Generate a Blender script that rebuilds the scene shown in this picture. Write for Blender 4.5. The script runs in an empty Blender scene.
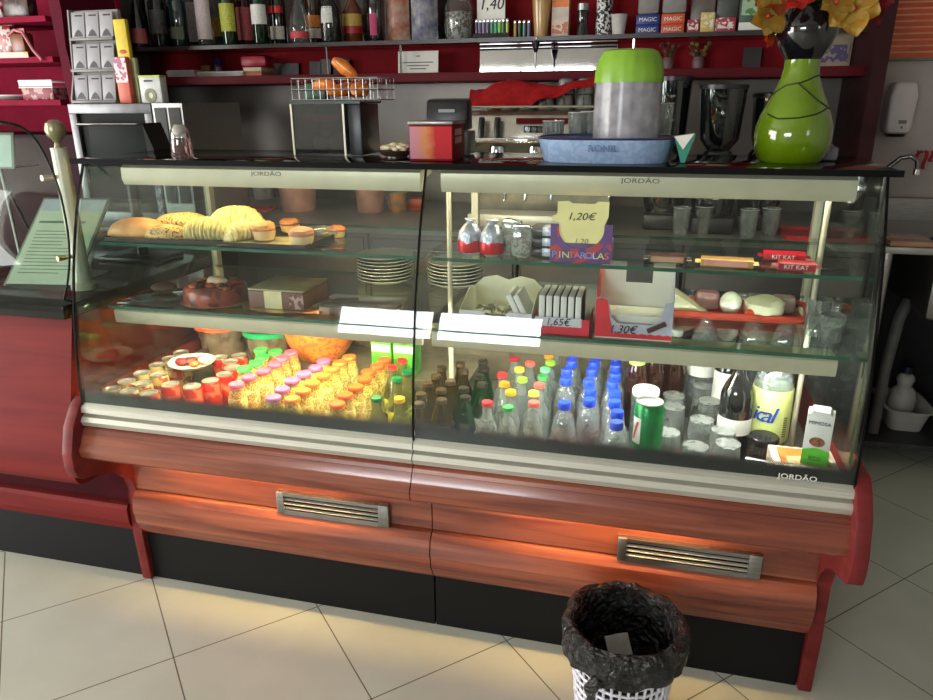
import bpy, bmesh, math, random
from mathutils import Vector, Matrix
R = math.radians
random.seed(7)
sc = bpy.context.scene
COL = sc.collection

# ------------------------------------------------------------------ camera
CAM_O = Vector((0, 0, 1.403)); FPX = 719.28
ROWS = [Vector((0.96938381, 0.24545366, -0.00689424)), Vector((0.07443472, -0.32049306, -0.9443218)), Vector((-0.2339968, 0.9148971, -0.32895106))]
cam = bpy.data.cameras.new('camera'); camo = bpy.data.objects.new('camera', cam); COL.objects.link(camo)
cam.sensor_fit = 'HORIZONTAL'; cam.sensor_width = 36; cam.lens = 36 * FPX / 933
cam.clip_start = 0.02
C_RT, C_DN, C_FW = ROWS
camo.matrix_world = Matrix(((C_RT.x, -C_DN.x, -C_FW.x, CAM_O.x), (C_RT.y, -C_DN.y, -C_FW.y, CAM_O.y), (C_RT.z, -C_DN.z, -C_FW.z, CAM_O.z), (0, 0, 0, 1)))
sc.camera = camo

def ray(x, y):
    a, b = (x - 466.5) / FPX, (y - 350) / FPX
    return C_RT * a + C_DN * b + C_FW
def AY(x, y, v):                       # the point seen at a pixel on the plane Y = v
    d = ray(x, y); return CAM_O + d * (v / d.y)
def AZ(x, y, v):                       # the point seen at a pixel on the plane Z = v
    d = ray(x, y); return CAM_O + d * ((v - CAM_O.z) / d.z)

# ------------------------------------------------------------------ materials
def lin(c):
    f = lambda u: (u / 12.92 if u <= .04045 else ((u + .055) / 1.055) ** 2.4)
    return tuple(f(v / 255) for v in c) + (1,)
MATS = {}
def new(name):
    m = bpy.data.materials.new(name); m.use_nodes = True
    nt = m.node_tree; nt.nodes.clear()
    o = nt.nodes.new('ShaderNodeOutputMaterial')
    return m, nt, o
def nd(nt, t, **k):
    n = nt.nodes.new(t)
    for a, b in k.items():
        if a.startswith('i_'):
            n.inputs[a[2:].replace('_', ' ')].default_value = b
        else: setattr(n, a, b)
    return n
def mth(nt, op, a, b=None, c=None):
    n = nt.nodes.new('ShaderNodeMath'); n.operation = op
    for i, v in enumerate((a, b, c)):
        if v is None: continue
        if isinstance(v, (int, float)): n.inputs[i].default_value = v
        else: nt.links.new(v, n.inputs[i])
    return n.outputs[0]
def coords(nt, scale=(1, 1, 1)):
    t = nd(nt, 'ShaderNodeTexCoord'); mp = nd(nt, 'ShaderNodeMapping'); mp.inputs['Scale'].default_value = scale
    nt.links.new(t.outputs['Object'], mp.inputs['Vector']); return mp.outputs['Vector']
def pm(name, col, rough=.5, metal=0, noise=.10, scale=18, spec=.5, stretch=(1, 1, 1), emit=0, coat=0, bump=0, sub=None):
    """opaque surface; base colour varied by a noise texture"""
    if name in MATS: return MATS[name]
    m, nt, o = new(name)
    b = nd(nt, 'ShaderNodeBsdfPrincipled')
    c = lin(col)
    b.inputs['Roughness'].default_value = rough; b.inputs['Metallic'].default_value = metal
    b.inputs['Specular IOR Level'].default_value = spec; b.inputs['Coat Weight'].default_value = coat
    nz = nd(nt, 'ShaderNodeTexNoise'); nz.inputs['Scale'].default_value = scale; nz.inputs['Detail'].default_value = 3
    nt.links.new(coords(nt, stretch), nz.inputs['Vector'])
    r = nd(nt, 'ShaderNodeValToRGB')
    e = r.color_ramp.elements
    lo, hi = 1 - noise * 2, 1 + noise * 2
    c2 = lin(sub) if sub else tuple(min(1, v * lo) for v in c[:3]) + (1,)
    e[0].position = .3; e[0].color = c2
    e[1].position = .7; e[1].color = c if sub else tuple(min(1, v * hi) for v in c[:3]) + (1,)
    nt.links.new(nz.outputs['Fac'], r.inputs['Fac']); nt.links.new(r.outputs['Color'], b.inputs['Base Color'])
    if bump:
        bp = nd(nt, 'ShaderNodeBump'); bp.inputs['Strength'].default_value = bump; bp.inputs['Distance'].default_value = .01
        nt.links.new(nz.outputs['Fac'], bp.inputs['Height']); nt.links.new(bp.outputs['Normal'], b.inputs['Normal'])
    if emit:
        b.inputs['Emission Color'].default_value = c; b.inputs['Emission Strength'].default_value = emit
    nt.links.new(b.outputs[0], o.inputs[0]); MATS[name] = m; return m
def glow(name, col, strength):
    if name in MATS: return MATS[name]
    m, nt, o = new(name)
    e = nd(nt, 'ShaderNodeEmission'); e.inputs['Color'].default_value = lin(col); e.inputs['Strength'].default_value = strength
    nt.links.new(e.outputs[0], o.inputs[0]); MATS[name] = m; return m
def fres(nt, ior=1.45):
    g = nd(nt, 'ShaderNodeNewGeometry'); mr = nd(nt, 'ShaderNodeMapRange')
    mr.inputs['To Min'].default_value = ior; mr.inputs['To Max'].default_value = 1 / ior
    nt.links.new(g.outputs['Backfacing'], mr.inputs['Value'])
    f = nd(nt, 'ShaderNodeFresnel'); nt.links.new(mr.outputs['Result'], f.inputs['IOR']); return f.outputs['Fac']
def pane(name, tint, body=0.0, bcol=(200, 210, 205), rough=0.0, ior=1.45, gain=1.0):
    """thin clear pane: transparent + mirror by fresnel, optionally a little body colour"""
    if name in MATS: return MATS[name]
    m, nt, o = new(name)
    t = nd(nt, 'ShaderNodeBsdfTransparent'); t.inputs['Color'].default_value = lin(tint)
    g = nd(nt, 'ShaderNodeBsdfGlossy'); g.inputs['Roughness'].default_value = rough; g.inputs['Color'].default_value = (1, 1, 1, 1)
    src = t.outputs[0]
    if body:
        d = nd(nt, 'ShaderNodeBsdfDiffuse'); d.inputs['Color'].default_value = lin(bcol)
        tl = nd(nt, 'ShaderNodeBsdfTranslucent'); tl.inputs['Color'].default_value = lin(bcol)
        a = nd(nt, 'ShaderNodeMixShader'); a.inputs[0].default_value = .5
        nt.links.new(d.outputs[0], a.inputs[1]); nt.links.new(tl.outputs[0], a.inputs[2])
        x = nd(nt, 'ShaderNodeMixShader')
        nz = nd(nt, 'ShaderNodeTexNoise'); nz.inputs['Scale'].default_value = 25; nt.links.new(coords(nt), nz.inputs['Vector'])
        k = mth(nt, 'MULTIPLY', nz.outputs['Fac'], body * 2)
        nt.links.new(k, x.inputs[0])
        nt.links.new(t.outputs[0], x.inputs[1]); nt.links.new(a.outputs[0], x.inputs[2]); src = x.outputs[0]
    mx = nd(nt, 'ShaderNodeMixShader')
    f = fres(nt, ior)
    if gain != 1: f = mth(nt, 'MULTIPLY', f, gain)
    nt.links.new(f, mx.inputs[0])
    nt.links.new(src, mx.inputs[1]); nt.links.new(g.outputs[0], mx.inputs[2])
    nt.links.new(mx.outputs[0], o.inputs[0]); MATS[name] = m; return m
def wood(name, c1, c2, rough=.25, coat=.3, axis=0, spec=.5):
    if name in MATS: return MATS[name]
    m, nt, o = new(name)
    b = nd(nt, 'ShaderNodeBsdfPrincipled'); b.inputs['Roughness'].default_value = rough; b.inputs['Coat Weight'].default_value = coat; b.inputs['Coat Roughness'].default_value = .12; b.inputs['Specular IOR Level'].default_value = spec
    st = [30, 30, 30]; st[axis] = 2.2
    v = coords(nt, tuple(st))
    n1 = nd(nt, 'ShaderNodeTexNoise'); n1.inputs['Scale'].default_value = .9; n1.inputs['Detail'].default_value = 6; n1.inputs['Distortion'].default_value = .6
    nt.links.new(v, n1.inputs['Vector'])
    r = nd(nt, 'ShaderNodeValToRGB'); e = r.color_ramp.elements
    e[0].position = .33; e[0].color = lin(c1); e[1].position = .68; e[1].color = lin(c2)
    nt.links.new(n1.outputs['Fac'], r.inputs['Fac']); nt.links.new(r.outputs['Color'], b.inputs['Base Color'])
    nt.links.new(b.outputs[0], o.inputs[0]); MATS[name] = m; return m
def specks(name, c1, c2, scale, thr=.5, rough=.5, metal=0):
    """two colours in voronoi cells"""
    if name in MATS: return MATS[name]
    m, nt, o = new(name)
    b = nd(nt, 'ShaderNodeBsdfPrincipled'); b.inputs['Roughness'].default_value = rough; b.inputs['Metallic'].default_value = metal
    v = nd(nt, 'ShaderNodeTexVoronoi'); v.inputs['Scale'].default_value = scale; nt.links.new(coords(nt), v.inputs['Vector'])
    s = nd(nt, 'ShaderNodeSeparateColor'); nt.links.new(v.outputs['Color'], s.inputs[0])
    r = nd(nt, 'ShaderNodeValToRGB'); r.color_ramp.interpolation = 'CONSTANT'; e = r.color_ramp.elements
    e[0].position = 0; e[0].color = lin(c1); e[1].position = thr; e[1].color = lin(c2)
    nt.links.new(s.outputs[0], r.inputs[0]); nt.links.new(r.outputs[0], b.inputs['Base Color'])
    nt.links.new(b.outputs[0], o.inputs[0]); MATS[name] = m; return m

# ------------------------------------------------------------------ mesh builder
class MB:
    def __init__(s): s.bm = bmesh.new()
    def face(s, vs):
        try: return s.bm.faces.new(vs)
        except ValueError: return None
    def box(s, x0, x1, y0, y1, z0, z1, bev=0, seg=2):
        c = [s.bm.verts.new((x, y, z)) for x in (x0, x1) for y in (y0, y1) for z in (z0, z1)]
        fs = [s.face([c[i] for i in q]) for q in ((0, 1, 3, 2), (4, 6, 7, 5), (0, 4, 5, 1), (2, 3, 7, 6), (0, 2, 6, 4), (1, 5, 7, 3))]
        if bev:
            es = list({e for f in fs for e in f.edges})
            bmesh.ops.bevel(s.bm, geom=es, offset=bev, segments=seg, affect='EDGES', profile=.5)
        return s
    def lathe(s, prof, c=(0, 0, 0), seg=20, sx=1, sy=1, axis='z', mod=None):
        rings = []
        def P(r, z, a):
            k = mod(a, z) if mod else 1
            x, y = r * k * sx * math.cos(a), r * k * sy * math.sin(a)
            if axis == 'z': return (c[0] + x, c[1] + y, c[2] + z)
            if axis == 'y': return (c[0] + x, c[1] + z, c[2] + y)
            return (c[0] + z, c[1] + x, c[2] + y)
        for r, z in prof:
            if r <= 1e-6: rings.append([s.bm.verts.new(P(0, z, 0))])
            else: rings.append([s.bm.verts.new(P(r, z, 2 * math.pi * i / seg)) for i in range(seg)])
        for a, b in zip(rings, rings[1:]):
            for i in range(seg):
                j = (i + 1) % seg
                if len(a) == 1 and len(b) == 1: continue
                if len(a) == 1: s.face((a[0], b[i], b[j]))
                elif len(b) == 1: s.face((a[i], a[j], b[0]))
                else: s.face((a[i], a[j], b[j], b[i]))
        return s
    def tube(s, pts, r, seg=8, closed=False):
        pts = [Vector(p) for p in pts]; n = len(pts)
        rs = r if isinstance(r, (list, tuple)) else [r] * n
        rings = []; up = None
        for i, p in enumerate(pts):
            if closed: t = pts[(i + 1) % n] - pts[i - 1]
            else: t = pts[min(i + 1, n - 1)] - pts[max(i - 1, 0)]
            t.normalize()
            if up is None:
                up = Vector((0, 0, 1)) if abs(t.z) < .9 else Vector((1, 0, 0))
            a = t.cross(up); 
            if a.length < 1e-5: a = t.orthogonal()
            a.normalize(); b = a.cross(t); up = b
            rings.append([s.bm.verts.new(p + (a * math.cos(2 * math.pi * k / seg) + b * math.sin(2 * math.pi * k / seg)) * rs[i]) for k in range(seg)])
        m = n if closed else n - 1
        for i in range(m):
            A, B = rings[i], rings[(i + 1) % n]
            for k in range(seg): s.face((A[k], A[(k + 1) % seg], B[(k + 1) % seg], B[k]))
        if not closed:
            s.face(rings[0]); s.face(rings[-1])
        return s
    def prism(s, prof, a0, a1, axis='x', bev=0):
        def P(u, v, a):
            return {'x': (a, u, v), 'y': (u, a, v), 'z': (u, v, a)}[axis]
        A = [s.bm.verts.new(P(u, v, a0)) for u, v in prof]; B = [s.bm.verts.new(P(u, v, a1)) for u, v in prof]
        n = len(prof); fs = [s.face(A), s.face(B)]
        for i in range(n): fs.append(s.face((A[i], A[(i + 1) % n], B[(i + 1) % n], B[i])))
        if bev:
            es = list({e for f in fs if f for e in f.edges})
            bmesh.ops.bevel(s.bm, geom=es, offset=bev, segments=2, affect='EDGES', profile=.5)
        return s
    def ball(s, c, r, sx=1, sy=1, sz=1, seg=14, rings=8):
        pr = [(r * math.sin(math.pi * i / rings), -r * sz * math.cos(math.pi * i / rings)) for i in range(rings + 1)]
        pr[0] = (0, pr[0][1]); pr[-1] = (0, pr[-1][1])
        return s.lathe(pr, c, seg, sx, sy)
    def grid(s, fn, nu, nv, thick=0):
        """surface fn(u,v)->xyz, optionally given thickness along its normal"""
        P = [[Vector(fn(i / nu, j / nv)) for j in range(nv + 1)] for i in range(nu + 1)]
        V = [[s.bm.verts.new(p) for p in row] for row in P]
        fs = [s.face((V[i][j], V[i + 1][j], V[i + 1][j + 1], V[i][j + 1])) for i in range(nu) for j in range(nv)]
        if thick: bmesh.ops.solidify(s.bm, geom=[f for f in fs if f], thickness=thick)
        return s
    def xf(s, mat): bmesh.ops.transform(s.bm, matrix=mat, verts=s.bm.verts); return s
    def jitter(s, amt, freq=30, seed=0):
        from mathutils import noise
        for v in s.bm.verts:
            n = noise.noise_vector(v.co * freq + Vector((seed, seed * 2.3, 0))); v.co += n * amt
        return s
    def mesh(s, name, mat, ang=38, smooth=True):
        bmesh.ops.recalc_face_normals(s.bm, faces=s.bm.faces)
        me = bpy.data.meshes.new(name); s.bm.to_mesh(me); s.bm.free()
        if mat: me.materials.append(mat)
        if smooth:
            me.polygons.foreach_set('use_smooth', [True] * len(me.polygons))
            me.set_sharp_from_angle(angle=R(ang))
        return me
    def build(s, name, mat, parent=None, loc=None, rz=0, ang=38, smooth=True, label=None, kind=None):
        o = bpy.data.objects.new(name, s.mesh(name, mat, ang, smooth)); COL.objects.link(o)
        if parent: o.parent = parent
        if loc is not None: o.location = loc
        if rz: o.rotation_euler = (0, 0, rz)
        if label: o['label'] = label
        if kind: o['kind'] = kind
        return o
def tag(o, label, cat, group=None):
    o['label'] = label; o['category'] = cat
    if group: o['group'] = group
    return o
def thing(name, label, cat, loc=(0, 0, 0), rz=0, group=None):
    o = bpy.data.objects.new(name, None); COL.objects.link(o); o.empty_display_size = .05
    o.location = loc; o.rotation_euler = (0, 0, rz); return tag(o, label, cat, group)
KIDS = {}
def kids(o): return [c for c in bpy.data.objects if c.parent == o]
def dup(root, loc, label, rz=0, group=None):
    if root.name not in KIDS: KIDS[root.name] = [(c, kids(c)) for c in kids(root)]
    r = root.copy(); COL.objects.link(r); r.location = loc; r.rotation_euler = (0, 0, rz); r['label'] = label
    if group: r['group'] = group
    for c, gs in KIDS[root.name]:
        d = c.copy(); COL.objects.link(d); d.parent = r
        for g in gs:
            e = g.copy(); COL.objects.link(e); e.parent = d
    return r
def struct(o): o['kind'] = 'structure'; return o
def words(name, s, size, mat, parent, loc, rot=(R(90), 0, 0), ext=.0006, align='CENTER', shear=0, sx=1, label=None):
    cu = bpy.data.curves.new(name, 'FONT'); cu.body = s; cu.size = size; cu.extrude = ext; cu.align_x = align; cu.align_y = 'CENTER'; cu.shear = shear
    cu.resolution_u = 3
    t = bpy.data.objects.new(name, cu); COL.objects.link(t); bpy.context.view_layer.update()
    me = bpy.data.meshes.new_from_object(t); COL.objects.unlink(t); bpy.data.objects.remove(t)
    me.materials.clear(); me.materials.append(mat)
    o = bpy.data.objects.new(name, me); COL.objects.link(o); o.parent = parent; o.location = loc; o.rotation_euler = rot; o.scale = (sx, 1, 1)
    return o
ORD = ['first', 'second', 'third', 'fourth', 'fifth', 'sixth', 'seventh', 'eighth', 'ninth', 'tenth']
ink = pm('ink_black', (25, 25, 30), .6)
white = pm('white_card', (225, 222, 215), .6, noise=.03)
pm('cap_blue', (34, 66, 206), .35, noise=.03)
black = pm('black_plastic', (18, 18, 20), .35, noise=.05)

# ================================================================== SETTING
def tile_mat():
    m, nt, o = new('floor_tiles')
    b = nd(nt, 'ShaderNodeBsdfPrincipled'); b.inputs['Roughness'].default_value = .38
    tc = nd(nt, 'ShaderNodeTexCoord'); sp = nd(nt, 'ShaderNodeSeparateXYZ'); nt.links.new(tc.outputs['Object'], sp.inputs[0])
    a = R(44.42); ox, oy = -1.1473, 1.3029
    x = mth(nt, 'SUBTRACT', sp.outputs[0], ox); y = mth(nt, 'SUBTRACT', sp.outputs[1], oy)
    def fr(p, q):
        u = mth(nt, 'ADD', mth(nt, 'MULTIPLY', x, p / .4), mth(nt, 'MULTIPLY', y, q / .4))
        f = mth(nt, 'FRACT', mth(nt, 'ADD', u, 40.5)); return mth(nt, 'ABSOLUTE', mth(nt, 'SUBTRACT', f, .5))
    d = mth(nt, 'MINIMUM', fr(math.cos(a), math.sin(a)), fr(-math.sin(a), math.cos(a)))
    g = mth(nt, 'LESS_THAN', d, .0042)
    nz = nd(nt, 'ShaderNodeTexNoise'); nz.inputs['Scale'].default_value = 3.5; nz.inputs['Detail'].default_value = 5
    nt.links.new(tc.outputs['Object'], nz.inputs['Vector'])
    r = nd(nt, 'ShaderNodeValToRGB'); e = r.color_ramp.elements
    e[0].position = .35; e[0].color = lin((186, 188, 174)); e[1].position = .7; e[1].color = lin((198, 200, 188))
    nt.links.new(nz.outputs['Fac'], r.inputs['Fac'])
    mx = nd(nt, 'ShaderNodeMix', data_type='RGBA'); nt.links.new(g, mx.inputs['Factor'])
    nt.links.new(r.outputs['Color'], mx.inputs['A']); mx.inputs['B'].default_value = lin((95, 86, 72))
    nt.links.new(mx.outputs['Result'], b.inputs['Base Color']); nt.links.new(b.outputs[0], o.inputs[0]); return m
plaster = pm('plaster', (176, 164, 162), .85, noise=.03, scale=6)
plaster_white = pm('plaster_white', (176, 172, 164), .85, noise=.03, scale=6)
struct(MB().box(-5.1, 2.7, -3.1, 3.6, -.06, 0).build('floor', tile_mat()))
struct(MB().box(-5.1, 2.7, -3.1, 3.6, 2.8, 2.86).build('ceiling', plaster_white))
struct(MB().box(-5.1, 2.7, 3.5, 3.6, 0, 2.8).build('wall_back', plaster))
m = MB(); D0, D1 = -1.6, 1.45     # street door in the end wall
m.box(-5.1, -5, -3.1, D0, 0, 2.8); m.box(-5.1, -5, D1, 3.5, 0, 2.8); m.box(-5.1, -5, D0, D1, 2.3, 2.8)
struct(m.build('wall_left', plaster_white))
m = MB(); W0, W1 = -2.75, -.78
m.box(-5, W0, -3.1, -3, 0, 2.8); m.box(W1, 2.6, -3.1, -3, 0, 2.8); m.box(W0, W1, -3.1, -3, 0, 1.17); m.box(W0, W1, -3.1, -3, 1.82, 2.8)
struct(m.build('wall_front', plaster_white))
m = MB()
m.box(2.6, 2.7, -3.1, -2.2, 0, 2.8); m.box(2.6, 2.7, -1.1, 3.5, 0, 2.8); m.box(2.6, 2.7, -2.2, -1.1, 0, 1.3); m.box(2.6, 2.7, -2.2, -1.1, 2.2, 2.8)
struct(m.build('wall_right', plaster_white))
fr_m = pm('frame_white', (215, 212, 205), .4, noise=.02)
m = MB()
for a, b, c, d in ((D0, D0 + .06, 0, 2.3), (D1 - .06, D1, 0, 2.3), (D0 + .06, D1 - .06, 2.24, 2.3), (-.12, -.06, 0, 2.24)): m.box(-5.08, -5.02, a, b, c, d)
struct(m.build('door_1', fr_m))
m = MB()
for a, b, c, d in ((W0, W0 + .05, 1.17, 1.82), (W1 - .05, W1, 1.17, 1.82), (W0 + .05, W1 - .05, 1.17, 1.22), (W0 + .05, W1 - .05, 1.77, 1.82), (W0 + .05, W1 - .05, 1.40, 1.425), (-1.8, -1.75, 1.22, 1.40), (-1.8, -1.75, 1.425, 1.77)): m.box(a, b, -3.08, -3.02, c, d)
struct(m.build('window_1', fr_m))
m = MB()
for a, b, c, d in ((-2.2, -2.15, 1.3, 2.2), (-1.15, -1.1, 1.3, 2.2), (-2.15, -1.15, 1.3, 1.35), (-2.15, -1.15, 2.15, 2.2)): m.box(2.62, 2.68, a, b, c, d)
struct(m.build('window_2', fr_m))

def area(name, loc, rot, sx, sy, power, col):
    l = bpy.data.lights.new(name, 'AREA'); l.shape = 'RECTANGLE'; l.size = sx; l.size_y = sy; l.energy = power; l.color = col
    o = bpy.data.objects.new(name, l); COL.objects.link(o); o.location = loc; o.rotation_euler = rot; return o
area('door_daylight', (-5.12, (D0 + D1) / 2, 1.15), (0, R(-90), 0), 2.3, D1 - D0, 320, (1, .99, .95))
area('window_daylight', ((W0 + W1) / 2, -3.14, 1.50), (R(90), 0, 0), W1 - W0, .70, 132, (.93, .97, 1))
area('side_window_daylight', (2.74, -1.65, 1.75), (0, R(90), 0), .9, 1.1, 14, (.95, .97, 1))
w = bpy.data.worlds.new('world'); sc.world = w; w.use_nodes = True
w.node_tree.nodes['Background'].inputs[0].default_value = (.9, .95, 1, 1); w.node_tree.nodes['Background'].inputs[1].default_value = .36

# ================================================================== DISPLAY COUNTER
XL, XR, XJ = -1.42, .445, -.5
wood_r = wood('counter_wood', (96, 44, 34), (152, 84, 60))
wood_d = wood('dark_red_wood', (92, 28, 28), (118, 40, 38), .5, .03, 0, .2)
wood_panel = wood('panel_red_wood', (96, 26, 26), (118, 36, 34), .65, 0, 0, .12)
steel = pm('brushed_steel', (204, 202, 190), .34, .55, noise=.05, scale=8, stretch=(1, 40, 40))
steel_d = pm('dull_steel', (150, 148, 146), .38, 1, noise=.08, scale=6, stretch=(3, 30, 30))
alu = pm('cream_aluminium', (196, 190, 168), .4, .35, noise=.03)
kick = pm('kick_black', (11, 11, 12), .6, noise=.06, spec=.2)
glass = pane('clear_glass', (247, 250, 248), gain=.62)
glass_sh = pane('shelf_glass', (238, 244, 240))
glass_top = pane('smoked_glass', (70, 80, 76), .12, (20, 24, 24))
edge_g = pm('glass_edge', (30, 84, 66), .15, noise=.15, spec=.8)
seal = pm('black_seal', (7, 7, 8), .7, spec=.1)
ct = thing('display_counter', 'long glazed refrigerated counter with red wood front and two steel vents', 'display counter', (0, 0, 0))
def wd(name, prof, x0, x1, mat, parent=ct): return MB().prism(prof, x0, x1).build(name, mat, parent, ang=25)
SIDE = [(2.15, 0), (2.15, .67), (1.458, .67), (1.432, .645), (1.40, .60), (1.378, .53), (1.377, .49), (1.384, .462), (1.405, .447), (1.432, .442), (1.462, .436), (1.50, .42), (1.54, .393), (1.572, .355), (1.584, .314), (1.578, .25), (1.574, .172), (1.577, 0)]
MB().prism(SIDE, XR, XR + .032, bev=.004).build('side_panel', wood_d, ct, ang=25)
MB().prism(SIDE, XL - .032, XL, bev=.004).build('side_panel', wood_d, ct, ang=25)
BUMP = [(1.445, .592), (1.432, .582), (1.428, .573), (1.4265, .573), (1.417, .553), (1.4165, .5515), (1.409, .541), (1.4055, .537), (1.403, .533), (1.407, .512), (1.416, .503), (1.43, .499), (1.62, .47), (1.62, .60)]
LOW = [(1.60, .320), (1.574, .312), (1.560, .296), (1.554, .270), (1.5525, .25), (1.556, .246), (1.559, .216), (1.565, .206), (1.582, .172), (1.63, .172), (1.63, .320)]
RAIL = [(1.466, .654), (1.452, .654), (1.4385, .641), (1.4370, .628), (1.449, .625), (1.449, .621), (1.4355, .617), (1.4285, .606), (1.4345, .592), (1.475, .592), (1.475, .654)]
for a, b in ((XL, XJ - .0012), (XJ + .0012, XR)):
    wd('wood_bumper', BUMP, a, b, wood_r); wd('steel_trim', RAIL, a, b, steel)
for a, b in ((XL, XJ - .004), (XJ - .001, XR)):
    wd('lower_bumper', LOW, a, b, wood_r); MB().box(a, b, 1.583, 1.62, .320, .470).build('recess_panel', wood_r, ct)
    MB().box(a, b - .002, 1.594, 1.62, .0, .172).build('plinth', kick, ct)
# vents
for x0, x1 in ((-.95, -.62), (-.018, .318)):
    m = MB(); m.box(x0, x0 + .022, 1.566, 1.583, .314, .380, .002).box(x1 - .03, x1, 1.566, 1.583, .314, .380, .002)
    m.box(x0 + .022, x1 - .03, 1.566, 1.583, .370, .380).box(x0 + .022, x1 - .03, 1.566, 1.583, .314, .328)
    v = m.build('vent_frame', steel_d, ct)
    MB().box(x0 + .02, x1 - .02, 1.580, 1.5825, .325, .372).build('vent_backing', seal, v)
    for k in range(3): MB().prism([(1.567, .3325 + k * .0135), (1.5685, .330 + k * .0135), (1.574, .331 + k * .0135), (1.574, .335 + k * .0135)], x0 + .022, x1 - .03).build('vent_slat', steel, v)
# warm strip lamps fixed under the wood bumper
warm = glow('warm_tube', (255, 214, 138), 106)
for x0, x1 in ((-1.30, -.74), (-.30, .20)):
    MB().tube([(x0, 1.549, .470), (x1, 1.549, .470)], .006).build('strip_lamp', warm, ct)
    MB().box(x0 - .02, x1 + .02, 1.5375, 1.5395, .4265, .479).build('added_lamp_baffle', wood_r, ct)  # unseen board added to keep the warm lamplight off the floor
# body and deck
wht = pm('enamel_white', (214, 212, 200), .35, noise=.03)
MB().box(XL, XR, 1.625, 2.14, .06, .528).build('base_body', kick, ct)
MB().box(XL, XR, 1.476, 2.12, .53, .545).build('deck', pm('deck_steel', (170, 168, 160), .4, .6, noise=.05), ct)
MB().box(XL, XR, 1.476, 1.482, .545, .655).build('inner_front', wht, ct)
MB().box(XL, XR, 2.12, 2.14, .53, .70).build('inner_back', pm('case_back', (120, 112, 98), .5, .3), ct)
MB().box(XL + .004, XJ + .02, 1.865, 2.118, .546, .625).build('deck_step', pm('deck_step', (150, 146, 134), .4, .5), ct)
# curved front panes
GP = [(1.444, .648), (1.452, .75), (1.466, .85), (1.487, .95), (1.514, 1.05), (1.549, 1.15), (1.596, 1.255)]
def offs(prof, t): 
    out = []
    for i, (y, z) in enumerate(prof):
        a, b = prof[max(0, i - 1)], prof[min(len(prof) - 1, i + 1)]
        dy, dz = b[0] - a[0], b[1] - a[1]; L = math.hypot(dy, dz); out.append((y + dz / L * t, z - dy / L * t))
    return out
def smooth_curve(p, n=4):
    out = []
    for i in range(len(p) - 1):
        a, b, c, d = p[max(0, i - 1)], p[i], p[i + 1], p[min(len(p) - 1, i + 2)]
        for k in range(n):
            t = k / n
            out.append(tuple(.5 * (2 * b[j] + (c[j] - a[j]) * t + (2 * a[j] - 5 * b[j] + 4 * c[j] - d[j]) * t * t + (3 * b[j] - a[j] - 3 * c[j] + d[j]) * t ** 3) for j in range(2)))
    return out + [p[-1]]
GC = smooth_curve(GP)
def gl(x0, x1, prof=GC, t=.005): return MB().prism(prof + offs(prof, t)[::-1], x0, x1)
def band_mat():
    m, nt, o = new('printed_band')
    tc = nd(nt, 'ShaderNodeTexCoord'); sp = nd(nt, 'ShaderNodeSeparateXYZ'); nt.links.new(tc.outputs['Object'], sp.inputs[0])
    u = mth(nt, 'MULTIPLY', sp.outputs[0], 220); v = mth(nt, 'MULTIPLY', sp.outputs[2], 220)
    fx = mth(nt, 'SUBTRACT', mth(nt, 'FRACT', mth(nt, 'ADD', mth(nt, 'ADD', u, v), 900)), .5); fz = mth(nt, 'SUBTRACT', mth(nt, 'FRACT', mth(nt, 'ADD', mth(nt, 'SUBTRACT', v, u), 900)), .5)
    d = mth(nt, 'SQRT', mth(nt, 'ADD', mth(nt, 'MULTIPLY', fx, fx), mth(nt, 'MULTIPLY', fz, fz)))
    h = nd(nt, 'ShaderNodeMapRange'); nt.links.new(sp.outputs[2], h.inputs[0])
    for k, val in (('From Min', .668), ('From Max', .698), ('To Min', .74), ('To Max', .10)): h.inputs[k].default_value = val
    on = mth(nt, 'LESS_THAN', d, h.outputs[0])
    t = nd(nt, 'ShaderNodeBsdfTransparent'); b = nd(nt, 'ShaderNodeBsdfPrincipled'); b.inputs['Base Color'].default_value = lin((22, 24, 28)); b.inputs['Roughness'].default_value = .3
    mx = nd(nt, 'ShaderNodeMixShader'); nt.links.new(on, mx.inputs[0]); nt.links.new(t.outputs[0], mx.inputs[1]); nt.links.new(b.outputs[0], mx.inputs[2]); nt.links.new(mx.outputs[0], o.inputs[0]); return m
bandm = band_mat()
gpan = []
for a, b in ((XL + .001, XJ - .0025), (XJ + .0025, XR - .001)):
    g = gl(a, b).build('front_glass', glass, ct); gpan.append(g)
    sub = [p for p in GC if p[1] <= .70]; sub.append((sub[-1][0] + .0004, .70))
    MB().prism([(y + .0062, z) for y, z in sub] + [(y + .0075, z) for y, z in sub][::-1], a, b).build('printed_band', bandm, g)
for x in (XL - .0015, XJ - .0022, XR - .002): gl(x, x + .0042, t=.0055).build('glass_seal', seal, ct)
for x in (XL + .006, XR - .011):
    MB().prism([(y + .008, z) for y, z in GC] + [(2.1, 1.25), (2.1, .672), (1.455, .672)], x, x + .005).build('end_glass', pane('end_glass', (226, 236, 232), gain=1.6), ct)
MB().box(XL - .03, XR + .025, 1.592, 1.985, 1.256, 1.266, .002).build('top_glass', glass_top, ct)
MB().box(XL - .03, XR + .025, 1.588, 1.5925, 1.2545, 1.2675).build('top_edge', seal, ct)
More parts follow.
